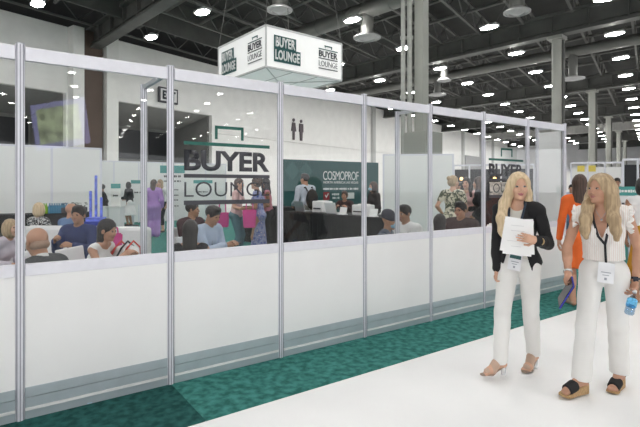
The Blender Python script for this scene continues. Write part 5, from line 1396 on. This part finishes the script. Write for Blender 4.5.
q = P(452, 9.1, 60, 'woman in cream leaf print dress with pinned-up blonde hair, back turned', 1.76, sk='fair', hands=[[.18, .26, 1.05], [-.2, .1, 1.0]], head=(-40, 0, 0)); q.skirt(FLORCR, .35, .24, dress=True, sleeve='short', name='dress'); q.hair_('bun', 'dblonde'); q.shoes(BLKc)
q = P(467.5, 9.9, 235, 'dark-haired woman in pale pink dress holding papers in the talking group', 1.74, sk='fair', hands=[[.10, .30, 1.15], [-.10, .30, 1.12]]); q.skirt(PINK, .5, .22, dress=True, sleeve='short', name='dress'); q.hair_('long', 'black', .25); q.shoes(BLKc)
gp = q.l2w((q.wri[0]+q.wri[1])/2+np.array([0, .06, .06])); tag(MB().box(gp, (.21, .01, .28), rz=q.rz0).build('paper_sheets', PAPER, label='white papers held by the woman in pale pink behind the glass'), cat='paper')
q = P(482.5, 9.2, 150, 'woman dressed in black with brown hair at the right of the talking group', 1.74, sk='tan', hands=[[.14, .28, 1.1], [-.2, .12, 1.0]]); q.top(BLKc, 'top', .022, 'long', -.12); q.pants(BLKc); q.hair_('long', 'brown', .22); q.shoes(BLKc)
q = P(459.5, 12.0, 250, 'dark-haired visitor half hidden behind the leaf print dress', 1.64, sex='m', sk='mid'); q.top(NAVY, 'jacket', .02); q.pants(BLKc); q.hair_('short', 'black'); q.shoes(BLKc)
chair(Vector((*place(487, 7.0), 0)), R(200), 'white chair with clear cups right of the man in the brown suit')
# -- right side outside the partition
q = P(581, 6.15, 75, 'long brown-haired woman in orange dress walking away beyond the partition end', 1.71, sk='tan', hands=[[.24, .05, .82], [-.24, .10, .84]], h=.010, head=(-20, 0, 0)); q.skirt(ORNG, .50, .17, dress=True, sleeve='long', name='dress', flat=.8); q.hair_('longback', 'brown', .30); q.shoes(NUDE)
q = P(645, 6.3, 70, 'dark-haired person in white top and mustard skirt at the right photo edge', 1.68, sk='mid', h=.010, hands=[[.2, .1, .86], [-.2, .1, .86]]); q.top(WHT, 'top', .012, 'none'); q.skirt(MUST, .30, .24, t=.016); q.hair_('bob', 'black'); q.shoes(NUDE)
q = P(617, 14.5, 240, 'small dark-haired visitor standing behind the aqua topped sign', 1.80, sex='m', sk='mid', h=.016); q.top(BLKc, 'shirt', .02); q.pants(BLKc); q.hair_('short', 'black'); q.shoes(BLKc)
q = P(571.5, 15.0, 240, 'small visitor in light blue shirt beside the right end of the partition', 1.60, sex='m', sk='tan', h=.016); q.top(LBLU, 'shirt', .02); q.pants(DEN); q.hair_('short', 'black'); q.shoes(BLKc)
# aqua sign on the right
sp = place(629, 7.4); r = thing('floor_sign', 'white floor sign with aqua header right of the blonde woman in white', 'sign', (sp[0], sp[1], 0), R(-38))
MB().box((0, 0, 1.22), (.40, .02, .66)).build('board', WHITE, r); MB().box((0, -.014, 1.48), (.40, .008, .14)).build('header_band', mat('aqua_print', (.08, .35, .33), .5), r)
g = MB(); g.add_mesh(marks(.26, .06, 8), Matrix.Translation((0, -.016, 1.48))); g.build('header_lettering', WHITE, r)
g = MB(); g.add_mesh(marks(.2, .085, 9), Matrix.Translation((0, -.012, 1.27))); g.add_mesh(marks(.17, .085, 10), Matrix.Translation((0, -.012, 1.11))); g.build('lettering', CHAR, r)
MB().cyl((0, .02, .02), (0, .02, 1.5), .018, n=10).build('pole', ALU, r); MB().cyl((0, .02, 0), (0, .02, .02), .16, n=24).build('foot', CHAR, r)

# ---------------------------------------------------------------- booths across the hall
DBK = c_('booth_black', (.03, .03, .034), bump=0); BULB = mat('warm_bulb', (1.0, .62, .25), .5, emit=1.3, var=0)
def booth(label, pa, pb, h, n, m, rail=True, low=0.0):
    A = Vector((pa.x, pa.y, 0)); B = Vector((pb.x, pb.y, 0)); d = B-A; L = d.length; a = math.atan2(d.y, d.x)
    r = thing('exhibition_booth', label, 'booth', A, a)
    for k in range(n): MB().box((L*(k+.5)/n, 0, (h-.14)/2+low/2), (L/n-.06, .03, h-.20-low)).build('wall_panel', m[k % len(m)], r)
    for k in range(n+1): MB().cyl((L*k/n, -.02, 0), (L*k/n, -.02, h), .035, n=8).build('post', ALUL, r)
    MB().box((L/2, -.02, h), (L, .05, .07)).build('header_rail', ALUL, r)
    return r, L
r, L_ = booth('dark booth with warm bulbs behind the talking group', at(454, 186, 20), at(534, 186, 19), 2.42, 5, [DBK])
for t in (.10, .34, .52): MB().sph((L_*t, -.2, 1.56+.3), .07).build('bulb', BULB, r)
for t, w in ((.12, .5), (.33, .5), (.60, .9)): MB().box((L_*t, -.05, 1.45), (w, .02, .55)).build('poster', mat('poster_pale', (.5, .45, .42), .6, var=.5, scale=5), r)
r, L_ = booth('white framed booth beyond the partition end with yellow squares', at(571, 186, 19), at(622, 186, 18.6), 2.48, 3, [PANW, WHITE])
for x in (.35, .75): MB().box((x, -.05, 2.25), (.26, .02, .24)).build('yellow_card', mat('yellow_card', (.75, .6, .12), .6), r)
booth('dark booth at the right photo edge', at(623, 186, 15.5), at(668, 186, 15.0), 2.42, 3, [DBK, DBK])
booth('long pale booth row far across the hall', at(540, 186, 42), at(680, 186, 42), 3.0, 12, [LWHITE, WHITE])
# ---------------------------------------------------------------- camera, world, view
cd = bpy.data.cameras.new('camera'); cam = bpy.data.objects.new('camera', cd); COL.objects.link(cam)
cam.location = (0, 0, EYE); cam.rotation_euler = (R(90), 0, 0)
cd.sensor_width = 36; cd.lens = F/640*36; cd.shift_y = -(213.5-HOR)/640; cd.clip_end = 400; cd.clip_start = .05
sc = bpy.context.scene; sc.camera = cam
w = bpy.data.worlds.new('world'); sc.world = w; w.use_nodes = True
w.node_tree.nodes['Background'].inputs['Color'].default_value = (0.95, 0.97, 1.0, 1); w.node_tree.nodes['Background'].inputs['Strength'].default_value = 0.9
sc.view_settings.view_transform = 'Standard'; sc.view_settings.look = 'None'; sc.view_settings.exposure = 1.12; sc.view_settings.gamma = 1
sc.view_settings.use_curve_mapping = False
sc.cycles.transparent_max_bounces = 24; sc.cycles.use_denoising = True; sc.cycles.sample_clamp_indirect = 6
